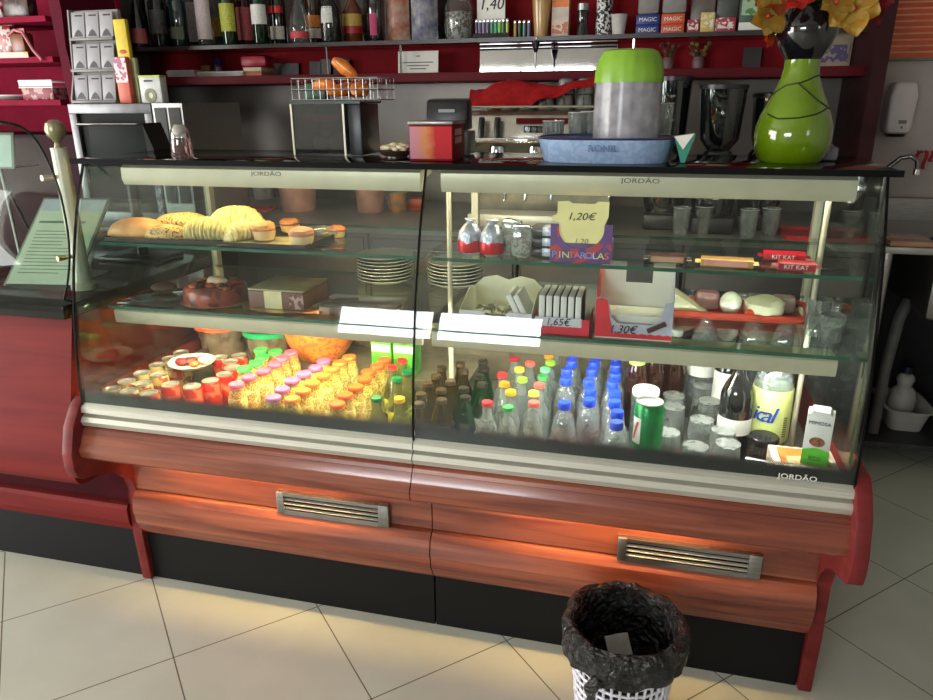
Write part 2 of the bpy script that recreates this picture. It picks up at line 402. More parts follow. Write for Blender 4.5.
# lamp housings under the top, each with its tube
tube_w = glow('warm_white_tube', (255, 226, 160), 40); tube_c = glow('cool_white_tube', (255, 246, 214), 34)
for x0, x1, tm in ((-1.335, -.525, tube_w), (-.475, .402, tube_c)):
    h = MB().prism([(1.635, 1.2), (1.628, 1.215), (1.630, 1.243), (1.64, 1.25), (1.72, 1.25), (1.72, 1.235), (1.66, 1.225), (1.655, 1.2)], x0, x1).build('lamp_housing', alu, ct, ang=30)
    MB().tube([(x0 + .03, 1.685, 1.212), (x1 - .03, 1.685, 1.212)], .011).build('lamp_tube', tm, h)
    words('lettering', 'JORDÃO', .014, ink, h, ((x0 + x1) / 2 + .01, 1.6295, 1.234), (R(90), 0, 0), sx=1.5)
# shelves
def shelf(x0, x1, y0, y1, z):
    s = MB().box(x0, x1, y0, y1, z - .008, z).build('glass_shelf', glass_sh, ct)
    MB().box(x0, x1, y0 - .0015, y0, z - .008, z).build('polished_edge', edge_g, s)
    MB().box(x0, x1, y1, y1 + .0015, z - .008, z).build('polished_edge', edge_g, s); return s
Z1, Z2 = 1.056, .886
for z, y0, y1 in ((Z1, 1.585, 1.97), (Z2, 1.575, 2.09)):
    shelf(-1.40, -.512, y0, y1, z); shelf(-.488, .428, y0, y1, z)
for x0, x1 in ((-1.385, -.515), (-.49, .408)):
    r_ = MB().prism([(1.58, .838), (1.577, .845), (1.577, .872), (1.582, .877), (1.65, .877), (1.65, .870), (1.592, .868), (1.589, .838)], x0, x1).build('shelf_rail', alu, ct, ang=30)
    MB().tube([(x0 + .03, 1.612, .856), (x1 - .03, 1.612, .856)], .009).build('lamp_tube', glow('deck_tube', (255, 232, 176), 190) if x0 < -1 else glow('deck_tube_cool', (250, 250, 240), 115), r_)
for x, y in ((.372, 1.72), (-.486, 1.735)):
    MB().tube([(x, y, .545), (x, y, 1.25)], .0065, 10).build('shelf_post', alu, ct)
# rear frame
m = MB(); m.box(XL, XR, 2.105, 2.135, .70, .72).box(XL, XR, 2.09, 2.12, 1.225, 1.256)
for x in (XL, -.52, XR - .02): m.box(x, x + .02, 2.105, 2.13, .72, 1.225)
m.build('rear_frame', alu, ct)
words('lettering', 'JORDÃO', .0155, white, ct, (.335, 1.4435, .660), (R(86), 0, 0), ext=.0004, sx=1.25)

# ================================================================== LEFT COUNTER MODULE
lm = thing('serving_counter', 'plain red wood counter with black worktop adjoining the glazed case', 'counter', (0, 0, 0))
LX0, LX1 = -3.1, XL - .034
MB().prism([(1.502, .868), (1.470, .75), (1.435, .62), (1.410, .52), (1.404, .46), (1.408, .435), (1.42, .418), (1.44, .411), (1.62, .40), (1.62, .868)], LX0, LX1).build('front_panel', wood_panel, lm, ang=25)
MB().prism([(1.60, .268), (1.572, .262), (1.566, .25), (1.566, .205), (1.582, .172), (1.63, .172), (1.63, .268)], LX0, LX1).build('lower_bumper', wood_panel, lm, ang=25)
MB().box(LX0, LX1, 1.59, 1.62, .268, .40).build('recess_panel', pm('dark_red', (58, 12, 20), .8, spec=.08), lm)
MB().box(LX0, LX1, 1.592, 1.62, 0, .172).build('plinth', kick, lm)
MB().box(LX0, LX1, 1.62, 2.14, .05, .868).build('base_body', wood_panel, lm)
MB().box(LX0, LX1, 1.478, 2.14, .868, .905, .004).build('worktop', pm('black_gloss', (14, 14, 15), .12, noise=.05), lm)
SG = smooth_curve([(1.535, .905), (1.565, .96), (1.590, 1.05), (1.592, 1.17), (1.575, 1.25), (1.545, 1.315), (1.505, 1.347), (1.44, 1.36)])
MB().prism(SG + offs(SG, .006)[::-1], LX0, -1.505).build('glass_screen', pane('screen_glass', (240, 246, 243), gain=.4), lm)
MB().prism(SG + offs(SG, .006)[::-1], -1.5049, -1.5025).build('glass_edge', pm('screen_edge', (40, 58, 54), .15), lm)
pc = pm('post_cream', (206, 200, 182), .35, .3, noise=.03)
p_ = MB().lathe([(0, 0), (.034, 0), (.034, .012), (.0215, .02), (.0205, .372), (.0215, .384), (.0, .384)], (-1.538, 1.655, .9055), 20).build('screen_post', pc, lm)
MB().lathe([(0, 0), (.011, 0), (.008, .012), (.012, .02), (.022, .03), (.0265, .045), (.022, .062), (.010, .070), (0, .071)], (-1.538, 1.655, 1.2898), 18).build('ball_finial', pm('brass_dull', (150, 140, 112), .35, .6), p_)
for z in (1.215, 1.0): MB().tube([(-1.538, 1.655, z), (-1.55, 1.625, z), (-1.558, 1.60, z)], [.006, .006, .008], 10).build('glass_clip', pm('clip_brass', (190, 160, 130), .3, .7), p_)

# ================================================================== BACK BAR
red_l = pm('red_laminate', (128, 14, 24), .7, spec=.15, noise=.04)
red_d = pm('maroon_laminate', (90, 18, 28), .6, spec=.2, noise=.06)
chrome = pm('chrome', (210, 210, 212), .08, 1, noise=.02)
bb = thing('back_bar', 'red back bar with bottle shelf, maroon ledge and steel splashback', 'bar shelving', (0, 0, 0))
BX0, BX1 = -2.52, .72
MB().box(BX0, BX1, 3.42, 3.45, 1.475, 2.3).build('back_panel', red_l, bb)
MB().box(BX0, BX1, 3.08, 3.42, 1.474, 1.510, .003).build('ledge', red_d, bb)
MB().box(BX0, BX1, 3.43, 3.445, .93, 1.474).build('splashback', pm('splash_steel', (118, 114, 112), .45, .85, noise=.08, scale=3), bb)
MB().box(BX0, BX1, 3.14, 3.42, 1.628, 1.640, .001).build('bottle_shelf', pane('dark_shelf_glass', (60, 66, 64), .25, (30, 34, 34)), bb)
MB().box(BX0, BX1, 3.137, 3.140, 1.626, 1.642).build('shelf_edge', pm('dark_edge', (40, 30, 30), .3), bb)
MB().box(BX1, BX1 + .05, 3.0, 3.45, .93, 2.3).build('side_panel', pm('maroon_side', (48, 16, 20), .6, spec=.2), bb)
MB().box(BX0 - .03, BX0, 3.06, 3.45, .93, 2.3).build('end_panel', pm('grey_panel', (96, 92, 92), .5), bb)
mp = pm('mirror', (205, 205, 208), .03, 1, noise=.01)
MB().box(-.80, -.19, 3.412, 3.419, 1.512, 1.627).build('mirror_panel', mp, bb)
MB().box(-2.5, -.95, 3.412, 3.419, 1.645, 2.2).build('dark_mirror', pm('dark_mirror', (86, 78, 78), .12, .7), bb)
for px in (327, 401, 633): 
    p = AY(px, 60, 3.16); MB().tube([(p.x, 3.16, 1.511), (p.x, 3.16, 1.627)], .006).build('shelf_support', chrome, bb)
for k, (ax, w) in enumerate(((-1.5, .12), (-.12, .1))): pass
wt = thing('back_worktop', 'pale steel worktop on dark cabinets behind the glazed case', 'worktop', (0, 0, 0))
MB().box(-1.72, .74, 2.66, 3.43, .905, .93, .003).build('top', pm('worktop_pale', (150, 146, 136), .35, .4, noise=.06, scale=4), wt)
for k in range(4): 
    x = -1.70 + k * .61
    c_ = MB().box(x, x + .60, 2.70, 3.40, .09, .904).build('cabinet', pm('cabinet_grey', (40, 39, 41), .5, .3), wt)
    d_ = MB().box(x + .012, x + .588, 2.682, 2.70, .12, .88, .003).build('cabinet_door', pm('cabinet_grey', (40, 39, 41)), c_)
    MB().tube([(x + .08, 2.672, .84), (x + .52, 2.672, .84)], .006).build('door_handle', chrome, c_)
MB().box(-1.70, .73, 2.76, 3.38, .0, .09).build('plinth', kick, wt)

# ------------------------------------------------------------------ spirit bottles
def pbot(name, col, **k): return pm(name, col, .08, noise=.05, spec=.7, coat=.5, **k)
dark = pbot('bottle_dark', (16, 15, 16)); dkgreen = pbot('bottle_dark_green', (14, 38, 22)); amber = pbot('bottle_amber', (96, 48, 14)); brown = pbot('bottle_brown', (44, 20, 14))
clr = pane('bottle_clear', (214, 220, 218), .12, (190, 196, 196), gain=1.4); grn = pane('bottle_green', (60, 120, 76), .22, (20, 84, 44), gain=1.4); teal = pbot('bottle_teal', (22, 44, 44)); smoke = pane('bottle_smoke', (120, 118, 116), .2, (90, 90, 90), gain=1.4); rose = pane('bottle_rose', (170, 96, 96), .2, (150, 60, 60), gain=1.4)
P_ROUND = [(0, 0), (.034, 0), (.0375, .006), (.0375, .19), (.034, .205), (.018, .225), (.014, .235), (.0135, .29), (0, .29)]
P_TALL = [(0, 0), (.032, 0), (.035, .006), (.035, .21), (.030, .228), (.016, .25), (.0135, .26), (.013, .31), (0, .31)]
P_SQUAT = [(0, 0), (.04, 0), (.044, .008), (.046, .10), (.042, .14), (.022, .175), (.015, .19), (.0145, .25), (0, .25)]
P_CONE = [(0, 0), (.042, 0), (.045, .006), (.036, .10), (.02, .18), (.014, .2), (.0135, .26), (0, .26)]
P_DIAM = [(0, 0), (.036, 0), (.043, .03), (.043, .09), (.030, .14), (.015, .18), (.0135, .25), (0, .25)]
BN = [0]
def bottle(px, glassm, prof, lab, lmat, lz, cap, label, flat=1, frac=.46, lw=1.0, stripe=None):
    BN[0] += 1; y = 3.19 if BN[0] % 2 else 3.30; p = AY(px, 44, y)
    s = MB().lathe(prof, seg=22, sy=flat).build
    t = thing('spirit_bottle', label, 'bottle', (p.x, y, 1.6405), group='spirit bottles on the top shelf')
    MB().lathe(prof, seg=22, sy=flat).build('body', glassm, t)
    top = prof[-1][1]
    MB().lathe([(0, top - .03), (.0155, top - .03), (.016, top + .008), (0, top + .009)], seg=14).build('cap', pm('cap_' + cap, {'black': (20, 20, 22), 'gold': (170, 130, 60), 'red': (140, 24, 30), 'white': (210, 210, 205), 'silver': (170, 170, 175)}[cap], .35), t)
    def rad(z):
        for (r0, z0), (r1, z1) in zip(prof, prof[1:]):
            if z0 <= z <= z1 and z1 > z0: return r0 + (r1 - r0) * (z - z0) / (z1 - z0)
        return prof[2][0]
    def wrap(z0, z1, name, mt, a=lw):
        half = math.pi * frac * a
        MB().grid(lambda u, v: ((rad(z0 + (z1 - z0) * v) + .0012) * math.sin(-half + 2 * half * u), -(rad(z0 + (z1 - z0) * v) + .0012) * math.cos(-half + 2 * half * u) * flat, z0 + (z1 - z0) * v), 14, 4).build(name, mt, t)
    if lab: wrap(lz[0], lz[1], 'label', lmat)
    if stripe: wrap(stripe[0], stripe[1], 'label_band', stripe[2], lw * 1.02)
    return t
L_ = lambda n, c, n2=None: specks('label_' + n, c, tuple(int(v * .72 + w_ * .28) for v, w_ in zip(c, n2 or (60, 50, 50))), 420, .62, .6)
bottle(141, dark, P_CONE, 1, L_('reddish', (150, 70, 66)), (.02, .085), 'black', 'dark sloping bottle with small reddish label, first on the bottle shelf')
bottle(152, dark, P_TALL, 0, None, None, 'black', 'plain black bottle without label, second on the bottle shelf')
bottle(162, smoke, P_ROUND, 1, L_('black_silver', (30, 30, 32), (190, 190, 180)), (.06, .16), 'silver', 'smoky bottle with black and silver framed label')
bottle(173.5, dark, P_ROUND, 1, L_('orange_tan', (200, 120, 80)), (.045, .09), 'black', 'dark bottle with small orange-tan label beside the silver framed one', lw=.6)
bottle(181.5, teal, P_ROUND, 1, L_('teal_grey', (110, 120, 112)), (.035, .085), 'black', 'dark teal bottle with dull grey-green label', lw=.7)
bottle(193.5, clr, P_TALL, 1, L_('lilac_white', (196, 186, 196)), (.03, .20), 'white', 'clear bottle with tall pale lilac label')
bottle(207, clr, P_TALL, 1, L_('pink_white', (206, 196, 196), (150, 90, 100)), (.03, .20), 'red', 'clear bottle with pinkish white label')
bottle(218, clr, P_ROUND, 1, L_('amber_yellow', (200, 150, 40)), (.05, .13), 'gold', 'bottle with amber yellow label beside the dark green one', lw=.7)
bottle(231, dkgreen, P_TALL, 1, L_('lime_yellow', (186, 190, 70)), (.06, .175), 'black', 'dark green bottle with broad lime yellow label')
bottle(247, rose, P_ROUND, 1, L_('red_white', (160, 60, 66), (190, 170, 170)), (.03, .17), 'red', 'clear reddish bottle with red and white label')
bottle(262, grn, P_TALL, 1, L_('white_black', (216, 214, 208), (150, 150, 150)), (.085, .165), 'silver', 'green gin bottle with large white label')
bottle(280, dark, P_ROUND, 1, L_('cream', (206, 196, 180)), (.03, .085), 'red', 'dark bottle with red foil neck and cream label', lw=.8, stripe=(.14, .17, pm('red_foil', (190, 50, 56), .3, .6)))
bottle(301, clr, P_DIAM, 1, L_('red_base', (190, 50, 60), (210, 160, 150)), (.022, .05), 'gold', 'clear diamond-shaped bottle with red band low down')
bottle(316, brown, P_ROUND, 1, L_('orange_label', (206, 120, 40)), (.075, .125), 'black', 'brown bottle with orange and cream label', stripe=(.03, .07, L_('cream', (206, 196, 180))))
bottle(332, smoke, P_SQUAT, 1, L_('oval_white', (206, 206, 202)), (.08, .145), 'black', 'squat smoky bottle with oval white label', lw=.42)
bottle(354, amber, P_SQUAT, 1, L_('gold_yellow', (206, 170, 80), (120, 80, 30)), (.075, .125), 'gold', 'amber bottle with yellow and red label', stripe=(.045, .074, pm('label_red', (176, 28, 36), .5)))
bottle(377, dark, P_ROUND, 1, L_('magenta', (170, 30, 90)), (.025, .11), 'silver', 'black bottle with magenta stripe beside the snack bags', lw=.3)

# ------------------------------------------------------------------ other things on the bottle shelf (z 1.64) and the ledge (z 1.51)
ZS, ZL = 1.6405, 1.5105
def pbox(name, label, cat, px0, px1, y, z, h, d, mt, group=None, bev=.002, lid=None, rz=0):
    a, b = AY(px0, 40 if z > 1.6 else 68, y), AY(px1, 40 if z > 1.6 else 68, y)
    t = thing(name, label, cat, ((a.x + b.x) / 2, y, z), rz, group); w_ = abs(b.x - a.x) / 2
    MB().box(-w_, w_, 0, d, 0, h, bev).build('carton', mt, t); return t, w_
# snack bags
for px0, px1, c1, c2, lb in ((387, 410, (232, 214, 196), (196, 92, 54), 'clear bag of pale snacks with orange crumbs at the bottom'), (412, 438, (214, 210, 208), (86, 92, 140), 'white snack bag printed with small blue figures')):
    a, b = AY(px0, 40, 3.22), AY(px1, 40, 3.22); w_ = (b.x - a.x) / 2
    t = thing('snack_bag', lb, 'snack bag', ((a.x + b.x) / 2, 3.22, ZS), group=None)
    MB().grid(lambda u, v: (w_ * 2 * (u - .5), -.034 * math.sin(math.pi * u) * (math.sin(math.pi * min(1, v * .96 + .04)) ** .5), .22 * v), 10, 10, .003).jitter(.003, 40).build('front_film', pm('bag_%d' % px0, c1, .3, scale=26, sub=c2), t)
    MB().grid(lambda u, v: (w_ * 2 * (u - .5), .034 * math.sin(math.pi * u) * (math.sin(math.pi * min(1, v * .96 + .04)) ** .5), .22 * v), 10, 10, .003).build('back_film', pm('bag_back', (206, 200, 196), .35), t)
    MB().box(-w_, w_, -.004, .004, .218, .24).build('header', white, t)
a = AY(459.5, 40, 3.24)
t = thing('candy_jar', 'big clear jar of wrapped sweets with red lid', 'jar', (a.x, 3.24, ZS))
MB().lathe([(0, 0), (.055, 0), (.062, .01), (.062, .13), (.05, .155), (.05, .165), (0, .165)], seg=24).build('jar_glass', clr, t)
MB().lathe([(0, .166), (.056, .166), (.056, .195), (0, .197)], seg=24).build('lid', red_l, t)
MB().lathe([(0, .006), (.052, .006), (.055, .02), (.056, .11), (0, .12)], seg=20).jitter(.004, 60).build('sweets', specks('sweets', (200, 196, 186), (120, 96, 90), 120, .55), t)
# lighters in a tray with a price card
a, b = AY(474, 40, 3.2), AY(510, 40, 3.2)
t = thing('lighter_tray', 'low clear tray holding a row of lighters', 'tray', ((a.x + b.x) / 2, 3.2, ZS)); w_ = (b.x - a.x) / 2
MB().box(-w_, w_, -.02, .03, 0, .006).build('base', smoke, t); MB().box(-w_, w_, -.022, -.019, 0, .022).build('front_lip', smoke, t)
LC = [('navy', (30, 30, 90)), ('violet', (60, 30, 96)), ('purple', (82, 36, 110)), ('plum', (70, 30, 84)), ('green', (30, 130, 90)), ('emerald', (30, 150, 100)), ('lime', (110, 190, 60)), ('dark green', (30, 90, 50)), ('yellow-green', (150, 180, 50))]
def lighter(x, y, n, c, lb, grp):
    t = thing('cigarette_lighter', lb, 'lighter', (x, y, ZS + .0065), group=grp)
    MB().lathe([(0, 0), (.0065, 0), (.0065, .058), (0, .058)], seg=12, sy=.8).build('body', pm('lighter_' + n, c, .2), t)
    MB().box(-.005, .005, -.004, .004, .0585, .071, .001).build('metal_cap', chrome, t)
    return t
for k, (n, c) in enumerate(LC): lighter(a.x + .012 + k * (2 * w_ - .024) / 8, 3.2, n, c, f'{n} lighter standing in the row under the price card', 'lighters in the clear tray')
a = AY(491, 8, 3.235)
t = thing('price_card', 'white handwritten price card above the lighters', 'price card', (a.x, 3.235, ZS + .001))
MB().box(-.06, .06, 0, .002, .0, .19).build('card', white, t); words('lettering', '1,40', .062, ink, t, (0, -.0012, .135), shear=.2)
for k, (n, c) in enumerate((('gold', (190, 170, 60)), ('bottle green', (20, 84, 60)), ('sea green', (40, 130, 110)), ('slate blue', (70, 96, 130)))):
    a = AY(515 + k * 4.6, 33, 3.22); t = lighter(a.x, 3.22, n, c, f'{n} lighter in the loose group near the wooden urn', 'loose lighters'); t.location.z = ZS
# wooden urn
a = AY(540, 40, 3.2)
t = thing('wooden_urn', 'tall gold-brown turned wooden urn with dark streak', 'ornament', (a.x, 3.22, ZS))
MB().lathe([(0, 0), (.026, 0), (.028, .01), (.032, .06), (.04, .14), (.036, .2), (.02, .24), (.024, .26), (0, .265)], seg=20).build('body', wood('urn_wood', (120, 84, 44), (200, 160, 96), axis=2), t)
t = thing('hanging_ladle', 'small dark ladle hanging below the shelf by the mirror', 'ladle', (a.x - .005, 3.125, 1.625))
MB().lathe([(0, -.045), (.008, -.042), (.014, -.02), (.018, .0), (.016, .0), (.011, -.02), (0, -.036)], seg=14).build('bowl', dark, t)
MB().tube([(0, 0, -.044), (0, 0, -.112)], .004).build('handle', dark, t)
MB().tube([(0, .016, -.004), (0, .012, .012), (0, .018, .017)], .003).build('hook', chrome, t)
t, w_ = pbox('tea_carton', 'orange and white carton beside the wooden urn', 'carton', 551, 568, 3.22, ZS, .2, .06, pm('carton_white', (206, 190, 176), .5))
MB().box(-w_ * .98, w_ * .98, -.0012, -.0002, .115, .2).build('print', pm('print_orange', (214, 120, 50), .5), t)
MB().box(-w_ * .9, w_ * .9, -.0012, -.0002, .015, .06).build('print', specks('print_rust', (190, 110, 80), (214, 190, 170), 120), t)
a = AY(582, 40, 3.23)
t = thing('spice_grinder', 'small silver spice grinder beyond the orange carton', 'grinder', (a.x, 3.23, ZS))
MB().lathe([(0, 0), (.026, 0), (.026, .02), (.020, .04), (.022, .08), (.026, .1), (0, .1)], seg=18).build('body', smoke, t); MB().lathe([(0, .101), (.024, .101), (.024, .125), (.015, .132), (0, .133)], seg=18).build('metal_head', steel_d, t)
a = AY(603, 40, 3.24)
t = thing('patterned_flask', 'tall black flask with white speckled pattern', 'flask', (a.x, 3.24, ZS))
MB().lathe([(0, 0), (.030, 0), (.032, .01), (.032, .15), (.026, .18), (.02, .2), (0, .2)], seg=20).build('body', specks('speckle', (24, 22, 24), (206, 204, 200), 150, .6), t); MB().lathe([(0, .201), (.02, .201), (.02, .235), (0, .237)], seg=16).build('cap', black, t)
a = AY(618, 40, 3.22)
t = thing('paper_cup', 'plain white cup next to the speckled flask', 'cup', (a.x, 3.22, ZS))
MB().lathe([(0, 0), (.024, 0), (.0315, .076), (.033, .078), (.0325, .08), (.0295, .078), (.023, .004), (0, .004)], seg=22).build('cup_wall', pm('cup_white', (196, 190, 186), .5), t)
for nm, px0, px1, c, lbs in (('blue', 635, 658, (24, 44, 120), ('lower blue stock-cube box under its twin', 'upper blue stock-cube box on its twin')), ('orange', 660, 683, (196, 74, 34), ('lower orange stock-cube box under its twin', 'upper orange stock-cube box on its twin'))):
    for k, lb in enumerate(lbs):
        t, w_ = pbox('stock_cube_box', lb, 'food box', px0, px1, 3.2, ZS + k * .0375, .037, .07, pm('box_' + nm, c, .4), 'stock-cube boxes')
        words('lettering', 'MAGIC', .02, white, t, (0, -.001, .0185), sx=1.1)
for px0, px1, lb in ((636, 657, 'grey flour bag on the blue boxes'), (660, 684, 'grey flour bag on the orange boxes')):
    t, w_ = pbox('flour_bag', lb, 'bag', px0, px1, 3.2, ZS + .0755, .11, .06, pm('bag_grey', (126, 122, 120), .6, bump=.3), bev=.012)
for px0, px1, h, c, lb in ((686, 698, .05, (150, 40, 56), 'small red sweet box next to the orange boxes'), (699, 713, .075, (196, 170, 84), 'small yellow round sweet tin among red boxes'), (714, 734, .055, (160, 44, 66), 'red and white sweet box before the green carton')):
    t, w_ = pbox('sweet_box', lb, 'sweet box', px0, px1, 3.2, ZS, h, .05, specks('sw_%d' % px0, c, (204, 190, 184), 110, .75)); MB().box(-w_ * .8, w_ * .8, -.001, -.0001, h * .3, h * .7).build('print', specks('swp_%d' % px0, (214, 206, 196), c, 140, .5), t)
t, w_ = pbox('green_carton', 'green printed carton at the end near the vase flowers', 'carton', 737, 764, 3.2, ZS, .16, .06, pm('carton_dkgreen', (44, 70, 52), .45))
MB().box(-w_ * .9, w_ * .9, -.0012, -.0002, .06, .12).build('print', specks('print_green', (70, 120, 60), (150, 170, 140), 70), t); MB().box(-w_, w_, -.0012, -.0002, .008, .035).build('print', white, t)
for px0, px1, h, c in ((688, 712, .12, (120, 112, 106)), (714, 735, .12, (92, 96, 92))):
    t, w_ = pbox('storage_tin', 'grey storage tin behind the %s' % ('yellow sweet tin' if px0 == 688 else 'red and white sweet box'), 'tin', px0, px1, 3.3, ZS, h + .02, .06, pm('tin_%d' % px0, c, .4, .5)); MB().box(-w_ - .002, w_ + .002, -.002, .062, h + .0205, h + .035).build('lid', steel_d, t)
# ledge
def sheet(name, label, cat, px0, px1, h, mt, y=3.2, lean=.12, txt=False, group=None):
    a, b = AY(px0, 68, y), AY(px1, 68, y); w_ = (b.x - a.x) / 2
    t = thing(name, label, cat, ((a.x + b.x) / 2, y, ZL), group=group); 
    o = MB().box(-w_, w_, 0, .003, 0, h).build('board', mt, t); o.rotation_euler = (-lean, 0, 0); 
    if txt:
        m = MB()
        for k, (f, ww) in enumerate(((.78, .1), (.5, .75), (.36, .55), (.22, .4))): m.box(-w_ * ww, w_ * ww, -.0012, -.0002, h * f - .002, h * f + .002)
        m.build('text_lines', pm('text_grey', (96, 94, 96), .6), o)
    return t
def stack(px0, px1, n, label, y=3.18):
    a, b = AY(px0, 72, y), AY(px1, 72, y); w_ = (b.x - a.x) / 2
    t = thing('paper_stack', label, 'papers', ((a.x + b.x) / 2, y, ZL + .0005)); m = MB()
    for k in range(n): 
        dx = random.uniform(-.006, .006); m.box(-w_ + dx, w_ + dx, random.uniform(-.01, 0), .16, k * .0045, k * .0045 + .004)
    m.build('sheets', pm('paper_grey', (172, 168, 166), .7), t); return t
stack(168, 196, 7, 'stack of papers under the second spirit bottles'); stack(197, 243, 5, 'wider stack of papers beside the purple capped bottle', 3.17)
a = AY(209, 60, 3.3)
t = thing('purple_capped_bottle', 'small bottle with round purple cap behind the papers', 'bottle', (a.x, 3.37, ZL)); MB().lathe([(0, 0), (.022, 0), (.022, .05), (.012, .062), (0, .062)], seg=16).build('body', pm('lilac', (120, 96, 130), .3), t); MB().ball((0, 0, .078), .02).build('cap', pm('purple', (76, 40, 130), .25), t)
a = AY(195, 60, 3.3)
t = thing('yellow_packet', 'small yellow packet behind the papers', 'packet', (a.x, 3.372, ZL)); MB().box(-.022, .022, 0, .03, 0, .06, .004).build('packet', pm('yellow_dull', (170, 140, 40), .5), t); MB().box(-.018, .018, -.001, -.0001, .015, .04).build('print', red_l, t)
t, w_ = pbox('paperback', 'cream and orange paperbacks stacked under the red bag', 'book', 243, 261, 3.18, ZL, .02, .12, pm('cover_orange', (176, 104, 66), .6)); t['label'] = 'orange paperback lying under the cream one'
t, w_ = pbox('paperback', 'cream paperback lying on the orange one', 'book', 243, 261, 3.18, ZL + .0205, .018, .12, pm('cover_cream', (196, 180, 150), .6))
t, w_ = pbox('red_pouch', 'crumpled red pouch on the cream paperback', 'pouch', 240, 266, 3.185, ZL + .039, .05, .09, pm('pouch_red', (150, 24, 48), .4, bump=.4), bev=.016)
sheet('grey_card', 'wide grey card leaning on the red panel', 'card', 274, 298, .062, pm('card_grey', (104, 100, 100), .6), 3.38)
sheet('grey_card', 'first of two small grey cards leaning beside the shelf support', 'card', 309, 320, .068, pm('card_grey', (104, 100, 100), .6), 3.38); sheet('grey_card', 'taller grey card leaning just after the shelf support', 'card', 320, 330, .078, pm('card_grey2', (120, 118, 118), .6), 3.39)
sheet('picture_frame', 'small dark framed picture above the fried pastries', 'picture frame', 333, 349, .075, pm('frame_dark', (50, 44, 46), .4), 3.37); 
sheet('notice_card', 'white printed notice card standing on the ledge', 'notice', 398, 438, .092, white, 3.2, .1, True)
sheet('picture_frame', 'small dark frame leaning beyond the dried flowers', 'picture frame', 742, 760, .085, pm('frame_dark', (50, 44, 46), .4), 3.37)
a, b = AY(822, 60, 3.3), AY(855, 60, 3.3)
t = thing('paper_bag', 'crumpled cream paper with violet print behind the vase', 'paper bag', ((a.x + b.x) / 2 - .01, 3.34, ZL)); MB().box(-.06, .06, -.02, .03, 0, .17, .006).jitter(.004, 30).build('bag', pm('paper_cream', (178, 160, 136), .7), t); MB().box(-.05, .045, -.027, -.0245, .02, .085).build('print', specks('violet_print', (96, 84, 120), (160, 146, 140), 60), t)
# dried flowers on the ledge
def dried(px, cols, label):
    a = AY(px, 60, 3.34); t = thing('dried_flowers', label, 'dried flowers', (a.x, 3.3, ZL))
    MB().lathe([(0, 0), (.02, 0), (.026, .03), (.018, .05), (.016, .05), (.02, .03), (0, .006)], seg=14).build('pot', pm('pot_dull', (110, 84, 84), .5), t)
    m = MB(); mf = MB()
    for k in range(16):
        an = random.uniform(0, 6.28); rr = random.uniform(.01, .055); z = random.uniform(.06, .105)
        q = (rr * math.cos(an), rr * .5 * math.sin(an), z); m.tube([(0, 0, .03), q], .0012, 5); mf.ball(q, random.uniform(.006, .011), seg=7, rings=4)
    m.build('stems', pm('stem_dry', (70, 74, 40), .7), t); mf.build('flower_heads', specks('dry_%d' % px, cols[0], cols[1], 60, .5, .7), t)
dried(668, ((120, 40, 44), (90, 80, 50)), 'dried red and green flowers above the jug lid'); dried(698, ((130, 100, 40), (70, 74, 36)), 'dried yellow flowers above the black grinder')

# ------------------------------------------------------------------ coffee machine and grinders
cmx = thing('coffee_machine', 'steel espresso machine with black handles and red display', 'coffee machine', (-.46, 2.78, .931))
m = MB().prism([(-.02, .32), (0, .416), (.03, .432), (.36, .432), (.40, .40), (.40, .02), (.10, .02), (.10, .27), (.02, .30)], -.235, .30, bev=.006); m.build('body', pm('machine_steel', (176, 172, 162), .25, .8), cmx, ang=25)
MB().box(-.235, .30, -.03, .11, 0, .05, .004).build('drip_tray', steel, cmx)
MB().box(-.22, .29, .101, .104, .05, .215).build('rear_splash', black, cmx)
MB().box(-.05, .16, -.016, -.0005, .386, .405).build('display_strip', pm('display_red', (84, 10, 20), .7, spec=.1), cmx).rotation_euler = (0, 0, 0)
MB().box(-.02, .105, -.026, -.006, .354, .378, .003).build('knob_panel', black, cmx)
for k in range(5): MB().lathe([(0, -.034), (.010, -.034), (.0115, -.022), (0, -.022)], (-.004 + k * .0238, 0, .366), 14, axis='y').build('dial', chrome, cmx)
for x in (-.178, -.118): MB().tube([(x, -.025, .405), (x, -.04, .37), (x, -.04, .335)], .012, 10).build('lever', black, cmx)
MB().box(-.235, .22, -.05, .02, .318, .336, .003).build('front_rail', chrome, cmx)
for x in (-.13, .02): 
    g = MB().lathe([(0, .235), (.032, .235), (.034, .27), (.03, .302), (0, .302)], (x, .03, 0), 18).build('brew_group', chrome, cmx); MB().tube([(x, 0, .235), (x + .01, -.07, .228), (x + .015, -.12, .222)], [.009, .011, .012], 10).build('filter_handle', black, g)
for x in (-.1, -.02, .08): MB().tube([(x, .02, .215), (x + .015, .0, .16), (x + .005, .0, .1)], .006, 8).build('spout', chrome, cmx)
MB().tube([(-.23, -.01, .445), (.29, -.01, .445)], .005).build('cup_rail', chrome, cmx)
def cup(n, x, y, z, lb):
    t = thing('coffee_cup', lb, 'cup', (x, y, z), group='cups on the coffee machine')
    MB().lathe([(0, 0), (.032, 0), (.034, .004), (.027, .05), (.02, .055), (0, .055)], seg=18).build('cup_wall', pm('cup_grey', (120, 124, 118), .25), t); MB().tube([(0, -.03, .04), (0, -.046, .03), (0, -.044, .012), (0, -.033, .01)], .0035, 6).build('handle', pm('cup_grey', (0, 0, 0)), t); return t
c0 = None
